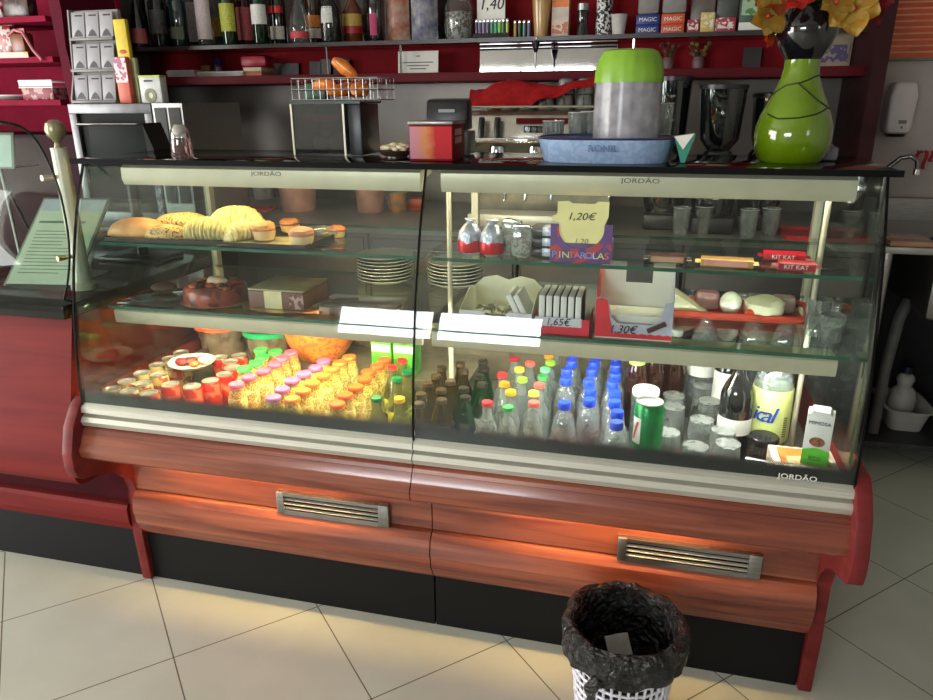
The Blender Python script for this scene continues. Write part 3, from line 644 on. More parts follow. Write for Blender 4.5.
for r in range(2):
    for k in range(7):
        x, y = -.66 + .03 + k * .0715, 2.865 + r * .085; lb = f'upturned grey cup, {ORD[k]} along the {"front" if r == 0 else "second"} row on the coffee machine'
        if c0 is None: c0 = cup(0, x, y, .931 + .4335, lb)
        else: dup(c0, (x, y, .931 + .4335), lb)
    if r == 1:
        for k in range(3): dup(c0, (-.66 + .03 + (4 + k) * .0715, 2.89, .931 + .4335 + .0555), f'upturned grey cup, {ORD[k]} of the three stacked on top under the red cloth')
# red cloth over the cups
def cloth(u, v):
    f = .004 + .012 * math.sin(u * 14) ** 2 + max(0, u - .42) / .58 * .088
    g = max(.073, .02 + .075 * min(1, u / .25) ** .6 + .012 * math.sin(u * 7) + .022 * max(0, u - .6) / .4)
    k = min(1, v / .30); k = k * k * (3 - 2 * k)
    return (-.70 + .50 * u, 2.77 + .21 * v + .006 * math.sin(u * 21) * (1 - k), 1.3645 + f + (g - f) * k + .004 * math.sin(u * 31 + v * 8) * k)
tag(MB().grid(cloth, 40, 16, .004).build('red_cloth', pm('cloth_red', (200, 26, 30), .7, noise=.1, scale=60)), 'bright red cloth draped over the cups on the coffee machine', 'cloth')
def grinder(px, y, hop_r, z0, h, label, hop_c=black):
    a = AY(px, 120, y); t = thing('coffee_grinder', label, 'coffee grinder', (a.x, y, .931)); zz = h
    MB().box(-.075, .075, -.09, .09, 0, .06, .01).build('base', black, t)
    MB().lathe([(0, .06), (.07, .06), (.078, .1), (.078, .22), (.06, .27), (.045, .29), (0, .29)], seg=24).build('body', pm('grinder_black', (14, 14, 16), .12, coat=1), t)
    MB().lathe([(0, .291), (.04, .291), (hop_r * .86, .33), (hop_r, h), (0, h)], seg=24).build('hopper', pbot('hopper_smoke', (12, 16, 18)), t)
    MB().lathe([(0, h + .001), (hop_r + .004, h + .001), (hop_r + .004, h + .015), (0, h + .02)], seg=24).build('lid', black, t)
    MB().lathe([(.079, .14), (.082, .145), (.082, .185), (.079, .19)], seg=24).build('chrome_ring', chrome, t)
    MB().tube([(0, -.075, .2), (0, -.12, .17), (0, -.12, .13)], .014, 8).build('dosing_spout', chrome, t)
grinder(721, 2.85, .080, 0, .50, 'black coffee grinder with tall smoked hopper standing clear beside the jug'); grinder(671, 2.9, .066, 0, .53, 'taller black coffee grinder half hidden behind the jug'); grinder(768, 2.95, .06, 0, .47, 'black coffee grinder peeking out behind the green vase')

# ------------------------------------------------------------------ on the glass top of the case (z 1.266)
ZT = 1.2665
# sugar shaker
a = AZ(183, 158, ZT)
t = thing('sugar_shaker', 'small glass sugar shaker with chrome top on the case top', 'shaker', (a.x, a.y, ZT))
MB().lathe([(0, 0), (.026, 0), (.028, .006), (.024, .05), (0, .05)], seg=20).build('jar', pane('shaker_glass', (210, 190, 186), .22, (176, 140, 136), gain=1.6), t); MB().lathe([(0, .0505), (.0235, .0505), (.022, .07), (.012, .082), (0, .083)], seg=20).build('chrome_top', chrome, t)
# small glass cabinet with the wire basket of pastries
a, b = AY(293, 140, 1.80), AY(346, 140, 1.80); x0, x1 = a.x, b.x
t = thing('glass_cabinet', 'small glass snack cabinet with red strip under the wire basket', 'snack cabinet', ((x0 + x1) / 2, 1.80, ZT)); w_ = (x1 - x0) / 2
pg = pane('cabinet_glass', (200, 206, 206), .10, (120, 120, 122), gain=1.6)
MB().box(-w_, w_, 0, .004, .004, .128).build('front_pane', pg, t); MB().box(-w_, -w_ + .004, .005, .14, .004, .128).build('side_pane', pg, t); MB().box(w_ - .004, w_, .005, .14, .004, .128).build('side_pane', pg, t)
MB().box(-w_, w_, .141, .145, .004, .128).build('rear_panel', pm('panel_smoke', (70, 66, 68), .4), t)
for x in (-w_, w_ - .005): MB().box(x, x + .005, -.003, .0, .0, .13).build('corner_strip', alu, t)
MB().box(-w_, w_ + .045, -.004, .15, .1285, .134).build('top_panel', pm('panel_dark', (26, 44, 36), .4), t)
MB().box(-w_ + .02, w_ - .02, .02, .026, .088, .104, .002).build('red_strip', pm('strip_red', (150, 20, 46), .4), t)
for x, z, s_ in ((-.02, .03, .03), (.03, .03, .034), (.0, .055, .024)): MB().ball((x, .07, z), s_, 1, .8, .8).build('snack', pm('snack_grey', (110, 100, 96), .6, bump=.4), t)
MB().box(w_ + .004, w_ + .04, .01, .14, .0005, .128, .003).build('dark_side_unit', pm('unit_dark', (42, 44, 46), .35), t)
zc = ZT + .1345
a, b = AY(291, 112, 1.80), AY(386, 112, 1.80)
t = thing('wire_basket', 'shallow wire basket of fried pastries on the glass cabinet', 'basket', ((a.x + b.x) / 2 - .008, 1.865, zc)); w_ = (b.x - a.x) / 2 * .90; d_ = .06
for z in (.003, .028, .055): MB().tube([(-w_, -d_, z), (w_, -d_, z), (w_, d_, z), (-w_, d_, z)], .002, 6, True).build('rim_wire', chrome, t)
m = MB()
for k in range(13): x = -w_ + 2 * w_ * k / 12; m.tube([(x, -d_, .055), (x, -d_, .002), (x, d_, .002), (x, d_, .055)], .0009, 5)
for k in range(5): y = -d_ + 2 * d_ * k / 4; m.tube([(-w_, y, .055), (-w_, y, .002), (w_, y, .002), (w_, y, .055)], .0009, 5)
m.build('wire_mesh', pm('wire_steel', (150, 146, 146), .3, .9), t)
MB().box(-.03, .03, .0, .03, .0035, .045, .004).build('green_wrap', pm('wrap_green', (24, 70, 44), .4), t).location = (-w_ + .035, 0, 0)
def pastry(px, py, y, z, l, r, ang, tilt, lb):
    p = AY(px, py, y); t = thing('fried_pastry', lb, 'pastry', (p.x, y, z), group='fried pastries in the wire basket')
    m = MB(); n = 10
    pts = [(l * (i / n - .5), 0, .004 * math.sin(3.1 * i / n)) for i in range(n + 1)]
    rs = [r * (math.sin(math.pi * (.08 + .84 * i / n)) ** .45) for i in range(n + 1)]
    m.tube(pts, rs, 14); m.xf(Matrix.Rotation(R(ang), 4, 'Z') @ Matrix.Rotation(R(tilt), 4, 'Y')); m.jitter(.0025, 60, px)
    m.build('crust', pm('fried_orange', (206, 112, 36), .45, noise=.2, scale=40, bump=.3), t)
    q = MB().tube([(l * .36 * k / 4 - l * .02, -r * .86, r * .35) for k in range(-4, 5)], [.001, .003, .004, .004, .0045, .004, .004, .003, .001], 8).xf(Matrix.Rotation(R(ang), 4, 'Z') @ Matrix.Rotation(R(tilt), 4, 'Y')).build('split', pm('fried_pale', (232, 160, 84), .5), t)
    return t
pastry(345, 82, 1.86, zc + .0775, .072, .017, 8, 38, 'orange fried pastry lying slanted on top of the basket pile')
pastry(325, 97, 1.85, zc + .037, .062, .017, -6, 4, 'orange fried pastry showing through the wires at the top left of the pile'.replace(' left', ' end'))
pastry(337, 105, 1.84, zc + .0225, .05, .015, 30, 6, 'small orange pastry low down in the middle of the basket')
pastry(361, 104, 1.84, zc + .0245, .052, .019, 70, 0, 'round-ended orange pastry low down beside the bare wires')
pastry(350, 100, 1.92, zc + .026, .07, .018, 12, 5, 'orange pastry at the rear of the wire basket')
# dish of pale nuts
a, b = AY(371, 152, 1.72), AY(405, 152, 1.72)
t = thing('nut_dish', 'dark dish heaped with pale shelled nuts', 'dish', ((a.x + b.x) / 2 + .008, 1.76, ZT)); r_ = (b.x - a.x) / 2
MB().lathe([(0, 0), (r_ * .6, 0), (r_ * .6, .004), (r_ * .9, .010), (r_, .018), (r_ * .95, .018), (r_ * .5, .008), (0, .008)], seg=24).build('bowl', pm('dish_brown', (60, 48, 40), .3), t)
m = MB()
for k in range(46):
    an = random.uniform(0, 6.28); q = r_ * .8 * math.sqrt(random.random()); m.ball((q * math.cos(an), q * math.sin(an), .019 + .012 * (1 - q / r_) + random.uniform(0, .004)), random.uniform(.005, .008), 1.3, .8, .7, 7, 4)
m.build('nuts', pm('nut_cream', (226, 212, 176), .6), t, kind='stuff')
# card terminal standing behind the tin
t = thing('card_terminal', 'black receipt printer behind the red tin', 'receipt printer', (AY(449, 120, 1.93).x, 1.93, ZT))
MB().prism([(-.03, .06), (-.02, .135), (.03, .14), (.035, .06)], -.056, .056, bev=.006).build('housing', black, t); MB().box(-.056, .064, -.05, .035, .0, .058, .004).build('grey_base', pm('printer_grey', (104, 104, 104), .4), t); MB().box(-.02, .024, -.031, -.0265, .105, .113).build('paper_slot', pm('slot_grey', (130, 130, 128), .4), t)
# red tin
a, b, c = AY(409, 150, 1.66), AY(453, 150, 1.66), AY(470, 150, 1.66)
t = thing('tea_tin', 'square tin with colourful front and dark red side', 'tin', ((a.x + b.x) / 2, 1.66, ZT)); w_ = (b.x - a.x) / 2
MB().box(-w_, w_, 0, .11, 0, .082, .003).build('tin_body', pm('tin_crimson', (110, 10, 26), .5, spec=.2), t)
m_, nt, o_ = new('tin_print'); bb_ = nd(nt, 'ShaderNodeBsdfPrincipled'); bb_.inputs['Roughness'].default_value = .55; bb_.inputs['Specular IOR Level'].default_value = .2
rr = nd(nt, 'ShaderNodeValToRGB'); mp_ = nd(nt, 'ShaderNodeMapRange'); tc = nd(nt, 'ShaderNodeTexCoord'); sp = nd(nt, 'ShaderNodeSeparateXYZ'); nz = nd(nt, 'ShaderNodeTexNoise'); nz.inputs['Scale'].default_value = 40
nt.links.new(tc.outputs['Object'], sp.inputs[0]); nt.links.new(tc.outputs['Object'], nz.inputs['Vector'])
nt.links.new(mth(nt, 'ADD', sp.outputs[0], mth(nt, 'MULTIPLY', mth(nt, 'SUBTRACT', nz.outputs['Fac'], .5), .03)), mp_.inputs[0]); mp_.inputs['From Min'].default_value = -w_; mp_.inputs['From Max'].default_value = w_
nt.links.new(mp_.outputs[0], rr.inputs[0]); e = rr.color_ramp.elements; e[0].color = lin((176, 120, 150)); e[1].color = lin((176, 22, 34)); x_ = e.new(.4); x_.color = lin((190, 120, 70)); x_ = e.new(.62); x_.color = lin((170, 26, 30)); nt.links.new(rr.outputs[0], bb_.inputs[0]); nt.links.new(bb_.outputs[0], o_.inputs[0])
MB().box(-w_ + .003, w_ - .003, -.0012, -.0001, .006, .078).build('front_print', m_, t)
MB().box(-w_ - .001, w_ + .001, -.002, .112, .0825, .09, .002).build('lid', pm('lid_steel', (150, 146, 146), .3, .7), t)
m = MB(); [m.box(w_ + .0002, w_ + .001, .02 + .012 * k, .028 + .012 * k, zz, zz + .014) for k in range(5) for zz in (.04, .058)]; m.build('side_lettering', pm('letter_pink', (200, 140, 140), .5), t)
# blue tray, its flap box, jug and glasses
a, b = AY(537, 160, 1.66), AY(670, 160, 1.66); cx = (a.x + b.x) / 2; w_ = (b.x - a.x) / 2
t = thing('oval_tray', 'pale blue oval tin tray with dark blue rim under the jug', 'tray', (cx, 1.77, ZT))
def ov(r, z, sy=.13): return (r, z)
n = 40
def oval(w, d, z): return [((abs(math.cos(q)) ** .55) * math.copysign(w, math.cos(q)), (abs(math.sin(q)) ** .8) * math.copysign(d, math.sin(q)), z) for q in [2 * math.pi * i / n for i in range(n)]]
def loft(rings, close=True):
    m = MB(); V = [[m.bm.verts.new(p) for p in r] for r in rings]
    for A, B in zip(V, V[1:]):
        for i in range(n): m.face((A[i], A[(i + 1) % n], B[(i + 1) % n], B[i]))
    if close: m.face(V[0]); m.face(V[-1])
    return m
W = w_ + .012
blue = specks('tray_blue', (138, 164, 198), (154, 176, 206), 110, .55, .4)
loft([oval(W - .014, .105, 0), oval(W, .118, .050), oval(W - .004, .114, .050), oval(W - .017, .1, .004)]).build('tray_wall', blue, t)
loft([oval(W, .118, .0502), oval(W + .002, .12, .0525), oval(W - .003, .115, .0545), oval(W - .004, .114, .0505)]).build('rim', pm('navy', (40, 50, 96), .3), t)
def wrapx(q): return None
words('lettering', 'RONIL', .022, pm('tray_ink', (90, 116, 160), .4), t, (.0, -.1155, .032), (R(84), 0, 0), ext=.0012)
t = thing('carton_flap', 'white and teal folded carton leaning at the end of the blue tray', 'carton', (cx + W + .006, 1.735, ZT))
MB().prism([(-.012, .056), (.032, .062), (.022, .03), (.014, .002), (.006, .002)], -.045, .02, axis='y').build('teal_face', pm('teal', (30, 132, 106), .5), t)
MB().prism([(-.0125, .0575), (.0285, .0635), (.008, .03)], -.047, -.0455, axis='y').build('white_flap', white, t)
jp = AY(625, 140, 1.77)
t = thing('frosted_jug', 'tall frosted plastic container with lime green lid standing in the blue tray', 'container', (jp.x, 1.77, ZT + .0045))
frost = pane('frosted_plastic', (220, 218, 222), .5, (222, 220, 226), rough=.25)
def rib(aa, z): return 1 + .006 * math.cos(aa * 18)
MB().lathe([(0, 0), (.070, 0), (.0735, .006), (.0745, .03), (.075, .1), (.073, .17), (.070, .172), (.071, .1), (.069, .012), (0, .008)], seg=72, mod=rib).build('container_wall', frost, t)
MB().lathe([(0, .009), (.066, .009), (.067, .05), (0, .051)], seg=40).build('contents', pm('contents_grey', (200, 198, 202), .5), t)
MB().lathe([(0, .2315), (.048, .2315), (.058, .228), (.066, .215), (.0735, .186), (.0745, .165), (.0765, .165), (.0755, .188), (.068, .217), (.060, .2305), (.049, .2345), (0, .2345)], seg=72, mod=rib).build('lime_lid', pm('lime', (122, 164, 48), .35), t)
def tumbler(name, h=.10, r0=.028, r1=.034): 
    return [(0, 0), (r0, 0), (r0 + .001, .004), (r1, h), (r1 - .002, h), (r0 - .001, .012), (0, .012)]
tg = pane('tumbler_glass', (220, 226, 224), .26, (222, 226, 224), gain=2.2)
def drinking_glass(lb, x, y, z, h=.1, r0=.027, r1=.033, group='drinking glasses by the jug', up=True):
    t = thing('drinking_glass', lb, 'glass', (x, y, z), group=group)
    pr = tumbler('', h, r0, r1)
    if not up: pr = [(r, h - zz) for r, zz in pr]
    MB().lathe(pr, seg=24, mod=lambda a_, z_: 1 + .015 * math.cos(a_ * 12)).build('glass_wall', tg, t)
    MB().lathe([(r1 - .0005, (0 if not up else h) ), (r1 + .0012, (0.001 if not up else h - .001)), (r1 - .0005, .002 if not up else h - .002)], seg=24).build('rim', pm('rim_white', (230, 232, 230), .1), t)
    return t
for px, lb, y, h in ((553, 'short glass on the case top, first one beyond the red display', 1.905, .085), (578, 'taller glass between the short glass and the jug', 1.91, .105), (590, 'tall glass standing right against the jug'.replace('right ', ''), 1.92, .107), (660, 'tall glass on the far side of the jug by the grinder', 1.93, .125)):
    drinking_glass(lb, AY(px, 140, y).x, y, ZT, h, .023, .0275)
# green vase with black bulb, and its flowers
a = AZ(789, 168, ZT)
VX, VY = .292, 1.79
t = thing('glazed_vase', 'lime green glazed bottle vase with black bulb neck and black line pattern', 'vase', (VX, VY, ZT)); VT = t
VP = [(a_ * .93, b_ * .93) for a_, b_ in [(0, 0), (.066, 0), (.074, .008), (.083, .03), (.087, .058), (.085, .082), (.076, .110), (.064, .138), (.051, .166), (.042, .190), (.0385, .212), (.038, .228)]]
MB().lathe(smooth_curve(VP[1:], 3) if False else VP + [(0, .21204)], seg=48).build('green_body', pm('vase_green', (94, 122, 6), .12, noise=.06, coat=.6), t)
MB().lathe([(a_ * (1.0 if a_ > .04 else .93), b_ * .93) for a_, b_ in [(0, .2285), (.0385, .2285), (.042, .240), (.053, .258), (.0615, .282), (.062, .30), (.055, .322), (.047, .334), (.044, .336), (.040, .33), (0, .31)]], seg=48).build('black_bulb', pm('vase_black', (14, 12, 16), .12, coat=.6), t)
def vr(z):
    for (r0, z0), (r1, z1) in zip(VP[1:], VP[2:]):
        if z0 <= z <= z1: return r0 + (r1 - r0) * (z - z0) / (z1 - z0)
    return .04
def vline(pts):
    out = []
    for i in range(25):
        u = i / 24 * (len(pts) - 1); k = min(int(u), len(pts) - 2); f = u - k; f = f * f * (3 - 2 * f) if False else f
        an = pts[k][0] + (pts[k + 1][0] - pts[k][0]) * f; z = (pts[k][1] + (pts[k + 1][1] - pts[k][1]) * f) * .93
        r = vr(z) + .0006; out.append((r * math.sin(R(an)), -r * math.cos(R(an)), z))
    return out
for k, pts in enumerate((((-85, .150), (-45, .172), (-5, .178), (35, .190), (75, .196)), ((-12, .177), (10, .160), (35, .138), (62, .123), (95, .118)), ((-60, .110), (-35, .100), (-5, .102), (25, .110), (55, .122)), ((-85, .150), (-100, .13), (-130, .12)))):
    MB().tube(vline(pts), .0016, 6).build('black_line', pm('line_black', (26, 30, 12), .4), t)
pet = specks('petal', (186, 140, 44), (194, 160, 74), 60, .5, .55); pet2 = pm('petal_orange', (206, 96, 40), .5, noise=.25, scale=30); leafm = pm('leaf_green', (52, 92, 34), .5, noise=.2)
def flower(px, py, y, s, col, lb, tilt=60, az=0):
    p = AY(px, py, y); t = thing('artificial_flower', lb, 'flower', tuple(p), group='artificial flowers in the green vase')
    Rm = Matrix.Rotation(R(az), 4, 'Z') @ Matrix.Rotation(R(tilt), 4, 'X')
    for k in range(6):
        L, Wd = s * (1 if k % 2 else .86), s * .54
        m = MB().grid(lambda u, v: (Wd * (math.sin(math.pi * min(.98, .06 + u * .94)) ** .7) * (v - .5) * 1.6, L * u, .22 * L * math.sin(u * 2.4) - .35 * Wd * (1 - (2 * v - 1) ** 2) * .5), 8, 5, .0008)
        m.xf(Rm @ Matrix.Rotation(R(60 * k + px), 4, 'Z')); m.build('petal', col, t)
    MB().ball((0, 0, 0), s * .13, seg=10, rings=6).xf(Rm).build('flower_centre', pm('centre_rust', (170, 60, 30), .6), t)
    tip = Vector((VX, VY, ZT + .312)) - p; top = Vector((VX + (p.x - VX) * .2, VY + (p.y - VY) * .2, ZT + .285)) - p
    MB().tube([(0, 0, 0), (tip.x * .35, tip.y * .35, tip.z * .3 - .004), (tip.x * .85, tip.y * .85, tip.z * .85), tuple(top)], .0022, 6).build('stem', leafm, t)
    return t
flower(853, 8, 1.74, .060, pet, 'large yellow lily flower hanging out over the steel panel', 74, -12)
flower(836, 2, 1.72, .045, pet, 'yellow flower close beside the large lily', 66, 20); flower(768, 16, 1.74, .046, pet, 'yellow flower drooping beside the green carton', 84, 30)
flower(798, -1, 1.70, .032, pm('petal_red', (190, 44, 34), .5, noise=.2, scale=30), 'small red flower at the middle of the vase mouth', 60, 0); flower(778, -4, 1.76, .055, pet2, 'orange flower above the drooping yellow one', 60, 10); flower(835, -8, 1.80, .055, pet2, 'orange flower above the large lily', 40, -20); flower(873, 6, 1.80, .05, pm('petal_crimson', (140, 28, 40), .5, noise=.2, scale=30), 'dark crimson flower at the outer end of the bouquet', 70, -40); flower(769, 36, 1.77, .026, pet2, 'small orange flower hanging lowest beside the black bulb', 96, 60)
t = thing('artificial_leaves', 'green leaves between the flowers in the vase mouth', 'leaves', (VX, VY, ZT + .304))
for k in range(6):
    MB().grid(lambda u, v: (.026 * math.sin(math.pi * min(.99, .05 + .95 * u)) * (v - .5), .085 * u, .07 * u - .03 * u * u), 7, 3, .0008).xf(Matrix.Rotation(R(60 * k + 14), 4, 'Z')).build('leaf', leafm, t)
a = AZ(836, 166, ZT)
t = thing('phone_cradle', 'small dull grey box beside the foot of the green vase', 'box', (a.x + .003, 1.86, ZT)); MB().box(-.03, .03, -.03, .03, 0, .03, .006).build('housing', pm('grey_dull', (96, 94, 98), .5), t); MB().box(-.02, .02, -.02, .02, .0302, .034, .001).build('top_plate', pm('grey_plate', (130, 128, 130), .4), t)

# ------------------------------------------------------------------ behind the plain counter
sw = thing('side_worktop', 'dark worktop carrying the steel oven at the end of the bar', 'worktop', (0, 0, 0))
MB().box(-2.34, -1.74, 2.44, 3.04, .90, .93, .003).build('top', pm('top_dark', (40, 38, 40), .4), sw); MB().box(-2.32, -1.76, 2.47, 3.0, 0, .899).build('cabinet', pm('cab_dark', (34, 30, 32), .5), sw)
a, b, c = AY(67, 104, 2.45), AY(150, 104, 2.45), AY(180, 104, 2.45)
ov_ = thing('steel_oven', 'countertop oven with steel framed dark glass door', 'oven', ((a.x + b.x) / 2, 2.45, .931)); w_ = (b.x - a.x) / 2; H = a.z - .931
MB().box(-w_, w_, .02, .5, 0, H).build('body', steel_d, ov_)
m = MB(); m.box(-w_, w_, 0, .02, H - .035, H, .002).box(-w_, -w_ + .032, 0, .02, 0, H - .035, .002).box(w_ - .032, w_, 0, .02, 0, H - .035, .002).box(-w_ + .032, w_ - .032, 0, .02, 0, .06, .002)
m.build('door_frame', pm('oven_steel', (112, 111, 114), .4, .6), ov_)
MB().box(-w_ + .032, w_ - .032, .012, .018, .06, H - .035).build('door_glass', pm('oven_glass', (8, 8, 9), .5, noise=.02, spec=.1), ov_)
MB().tube([(-w_ + .05, -.025, H - .075), (w_ - .05, -.025, H - .075)], .006).build('door_handle', chrome, ov_)
MB().box(w_ - .028, w_ - .006, -.002, 0, .05, H - .06).build('control_strip', specks('controls', (90, 84, 120), (170, 166, 170), 120, .6), ov_)
sd = thing('steel_drawer_unit', 'small steel cabinet with two dark panes next to the oven', 'cabinet', ((b.x + c.x) / 2 + .004, 2.45, .931)); u_ = (c.x - b.x) / 2
MB().box(-u_, u_, .004, .4, 0, H).build('body', steel_d, sd)
for x0, x1 in ((-u_ + .01, -.006), (.006, u_ - .01)): MB().box(x0, x1, 0, .003, .10, H - .015).build('dark_pane', pm('pane_dark', (40, 34, 36), .2), sd)
MB().box(-u_, u_, -.004, .0, .17, .20).build('cross_rail', steel, sd)
# card rack
a, b = AY(73, 104, 2.52), AY(116, 104, 2.52); top = AY(72, 8, 2.52).z; base = a.z
rk = thing('card_rack', 'white display rack with nine pocketed phone cards on the oven', 'display rack', ((a.x + b.x) / 2, 2.52, .931 + H + .001)); w_ = (b.x - a.x) / 2; rh = top - base
MB().prism([(.03, 0), (.09, rh), (.105, rh), (.12, 0)], -w_, w_).build('back_board', pm('rack_white', (140, 134, 132), .5, noise=.03), rk)
MB().prism([(.0, 0), (.0, .02), (.03, .10), (.06, rh), (.11, rh), (.125, 0)], -w_ - .006, -w_).build('side_cheek', pm('rack_white', (0, 0, 0)), rk)
for r in range(3):
    z0 = .012 + r * rh * .335; yb = .03 + .06 * (z0 / rh) - .004
    sh = MB().box(-w_, w_, yb - .03, yb, z0 - .010, z0, .001).build('pocket_shelf', pm('rack_grey', (120, 116, 114), .5), rk)
    for k in range(3):
        x0 = -w_ + .006 + k * (2 * w_ - .006) / 3; cw = (2 * w_ - .02) / 3
        cd = MB().box(0, cw, 0, .003, 0, rh * .27, .001).build('phone_card_pack', pm('card_pale', (150, 147, 152), .45, noise=.03), rk); cd.location = (x0, yb - .018, z0 + .001); cd.rotation_euler = (-.15, 0, 0)
        MB().box(cw * .3, cw * .85, -.001, -.0001, rh * .225, rh * .24).build('print', ink, cd)
        MB().prism([(cw * .15, .004), (cw * .85, .004), (cw * .7, .02), (cw * .5, .03), (cw * .3, .02)], -.001, -.0001, axis='y').build('picture', pm('print_dark', (60, 58, 64), .5), cd)
# packets beside the rack
def packet(px0, px1, py0, y, lb, c, nm, spec2=None, d=.03, cat='packet', kids_=None, dy=0):
    a, b = AY(px0, 104, y), AY(px1, 104, y); w_ = (b.x - a.x) / 2; h = AY(px0, py0, y).z - (.931 + H)
    t = thing(nm, lb, cat, ((a.x + b.x) / 2, y + dy, .931 + H + .001)); MB().box(-w_, w_, 0, d, 0, h, .004).build('packet_body', specks('pk_%d' % px0, c, spec2, 60, .6) if spec2 else pm('pk_%d' % px0, c, .5), t); return t, w_, h
t, w_, h = packet(125, 137, 19, 2.53, 'tall bright yellow packet beside the card rack', (208, 180, 40), 'snack_packet', None, .02); MB().ball((0, -.001, h * .62), w_ * .6, 1, .12, .45).build('red_badge', pm('badge_red', (180, 60, 30), .5), t)
t, w_, h = packet(120, 132, 57, 2.49, 'pink and orange box in front of the yellow packet', (204, 92, 70), 'sweet_carton', None, .025); MB().box(-w_, w_, -.001, -.0001, h * .45, h * .98).build('print', specks('pk_print', (170, 90, 120), (214, 200, 200), 90, .5), t)
t, w_, h = packet(133, 141, 58, 2.53, 'narrow pale green box between the pink and white boxes', (172, 178, 130), 'sweet_carton', None, .02)
t, w_, h = packet(142, 163, 76, 2.49, 'white box with yellow-green top edge and round picture', (196, 196, 194), 'sweet_carton', None, .04); MB().box(-w_, w_, -.001, .04, h - .006, h + .001).build('green_edge', pm('edge_lime', (170, 180, 40), .5), t); MB().lathe([(w_ * .25, -.002), (w_ * .55, -.002), (w_ * .55, 0), (w_ * .25, 0)], (-.002, -.0005, h * .28), 18, axis='y').build('ring_print', pm('ring_olive', (120, 116, 70), .5), t); MB().box(-w_ * .5, w_ * .3, -.001, -.0001, h * .78, h * .84).build('print', ink, t)
# till screen seen from behind
ts = thing('till_screen', 'black till screen seen from behind in front of the oven', 'till screen', (-1.645, 2.03, .906))
MB().box(-.11, .11, -.06, .09, 0, .015, .004).build('foot', black, ts); MB().tube([(0, .02, .015), (0, .02, .30)], .018, 12).build('pole', black, ts)
MB().prism([(-.125, .315), (.125, .315), (.105, .43), (-.115, .43)], .0, .04, axis='y', bev=.006).build('screen_back', pm('till_black', (14, 14, 15), .6, spec=.2), ts)
MB().prism([(.115, .31), (.155, .31), (.11, .435)], -.03, .06, axis='y').build('hinge_cover', pm('till_side', (26, 24, 22), .6, spec=.2), ts)
# magenta sweet shelves
mg = pm('magenta_laminate', (132, 8, 46), .75, spec=.15, noise=.05); mgd = pm('magenta_dark', (84, 8, 32), .75, spec=.15, noise=.05)
su = thing('sweet_shelf_unit', 'magenta shelf unit with sweets at the end of the bar', 'shelf unit', (0, 0, 0))
MX1 = AY(71, 60, 2.7).x
MB().box(-4.2, MX1, 3.03, 3.055, 0.0, 2.4).build('back_panel', mg, su)
MB().prism([(MX1 - .035, 1.29), (MX1 + .02, 1.29), (MX1 + .005, 1.42), (MX1 - .015, 1.62), (MX1 - .005, 1.75), (MX1 - .03, 2.4), (MX1 - .085, 2.4), (MX1 - .06, 1.75), (MX1 - .05, 1.5)], 2.70, 3.029, axis='y').build('wavy_side', mgd, su)
zs = [AY(30, y, 2.70).z for y in (100, 57, 16)]
for z in zs: MB().box(-4.2, MX1 - .09, 2.70, 3.029, z - .022, z).build('shelf', mg, su)
MB().box(-4.2, MX1 - .06, 2.72, 3.029, 0, 1.27).build('lower_cabinet', pm('plum_dark', (44, 10, 22), .7, spec=.15), su)
a, b = AY(0, 55, 2.695), AY(28, 55, 2.695)
MB().box(a.x - .3, b.x, 2.695, 2.699, zs[1] - .002, zs[1] + .02).build('price_strip', specks('strip', (196, 180, 170), (200, 160, 60), 30, .7), su)
def sweetbag(px, lev, w, h, c1, c2, lb, y=2.78):
    p = AY(px, 60, y); t = thing('sweet_bag', lb, 'sweet bag', (p.x, y, zs[lev] + .0005), group='sweet bags on the magenta shelves')
    MB().box(-w / 2, w / 2, -.03, .03, 0, h, .015).jitter(.008, 20, px).build('bag', specks('sb_%d' % px, c1, c2, 60, .55, .3), t); MB().box(-w / 2 + .01, w / 2 - .01, -.006, .006, h - .012, h + .018).build('bag_header', pm('hd_%d' % px, c2, .4), t); return t
sb_ = sweetbag(10, 1, .12, .13, (150, 36, 30), (196, 190, 186), 'red and silver sweet bag at the edge of the middle magenta shelf'); sweetbag(24, 1, .09, .1, (110, 80, 40), (160, 40, 40), 'brown sweet bag next to the red and silver bag'); sweetbag(4, 2, .13, .05, (206, 190, 190), (170, 30, 60), 'flat pink and white sweet bag on the top magenta shelf'); sweetbag(30, 2, .14, .09, (46, 30, 30), (90, 66, 60), 'dark sweet bag on the top magenta shelf')
MB().tube([tuple(AY(x, y, 2.69) - sb_.location) for x, y in ((8, 36), (14, 30), (22, 32), (27, 40), (33, 50), (42, 60))], .006, 8).build('pink_ribbon', pm('rope_pink', (186, 110, 120), .5), sb_)
p = AY(12, 98, 2.76); t = thing('white_plate', 'shallow white plate on the lowest magenta shelf', 'plate', (p.x - .03, 2.80, zs[0] + .0005)); MB().lathe([(0, 0), (.05, 0), (.085, .018), (.084, .022), (.048, .006), (0, .006)], seg=28).build('plate_body', white, t)
a, b = AY(27, 98, 2.74), AY(60, 98, 2.74); t = thing('sweet_basket', 'white wire tray of red sweets on the lowest magenta shelf', 'basket', ((a.x + b.x) / 2 - .01, 2.79, zs[0] + .0005)); w_ = (b.x - a.x) / 2
for z in (.05, .075): MB().tube([(-w_, -.07, z), (w_, -.07, z), (w_, .07, z), (-w_, .07, z)], .003, 6, True).build('rim_wire', white, t)
MB().box(-w_, w_, -.0705, -.0695, .055, .08).build('white_strip', white, t); MB().box(-w_ + .004, w_ - .004, -.066, .066, 0, .05, .004).jitter(.004, 40).build('sweets', specks('sweets_red', (130, 40, 54), (180, 140, 140), 70, .55), t)
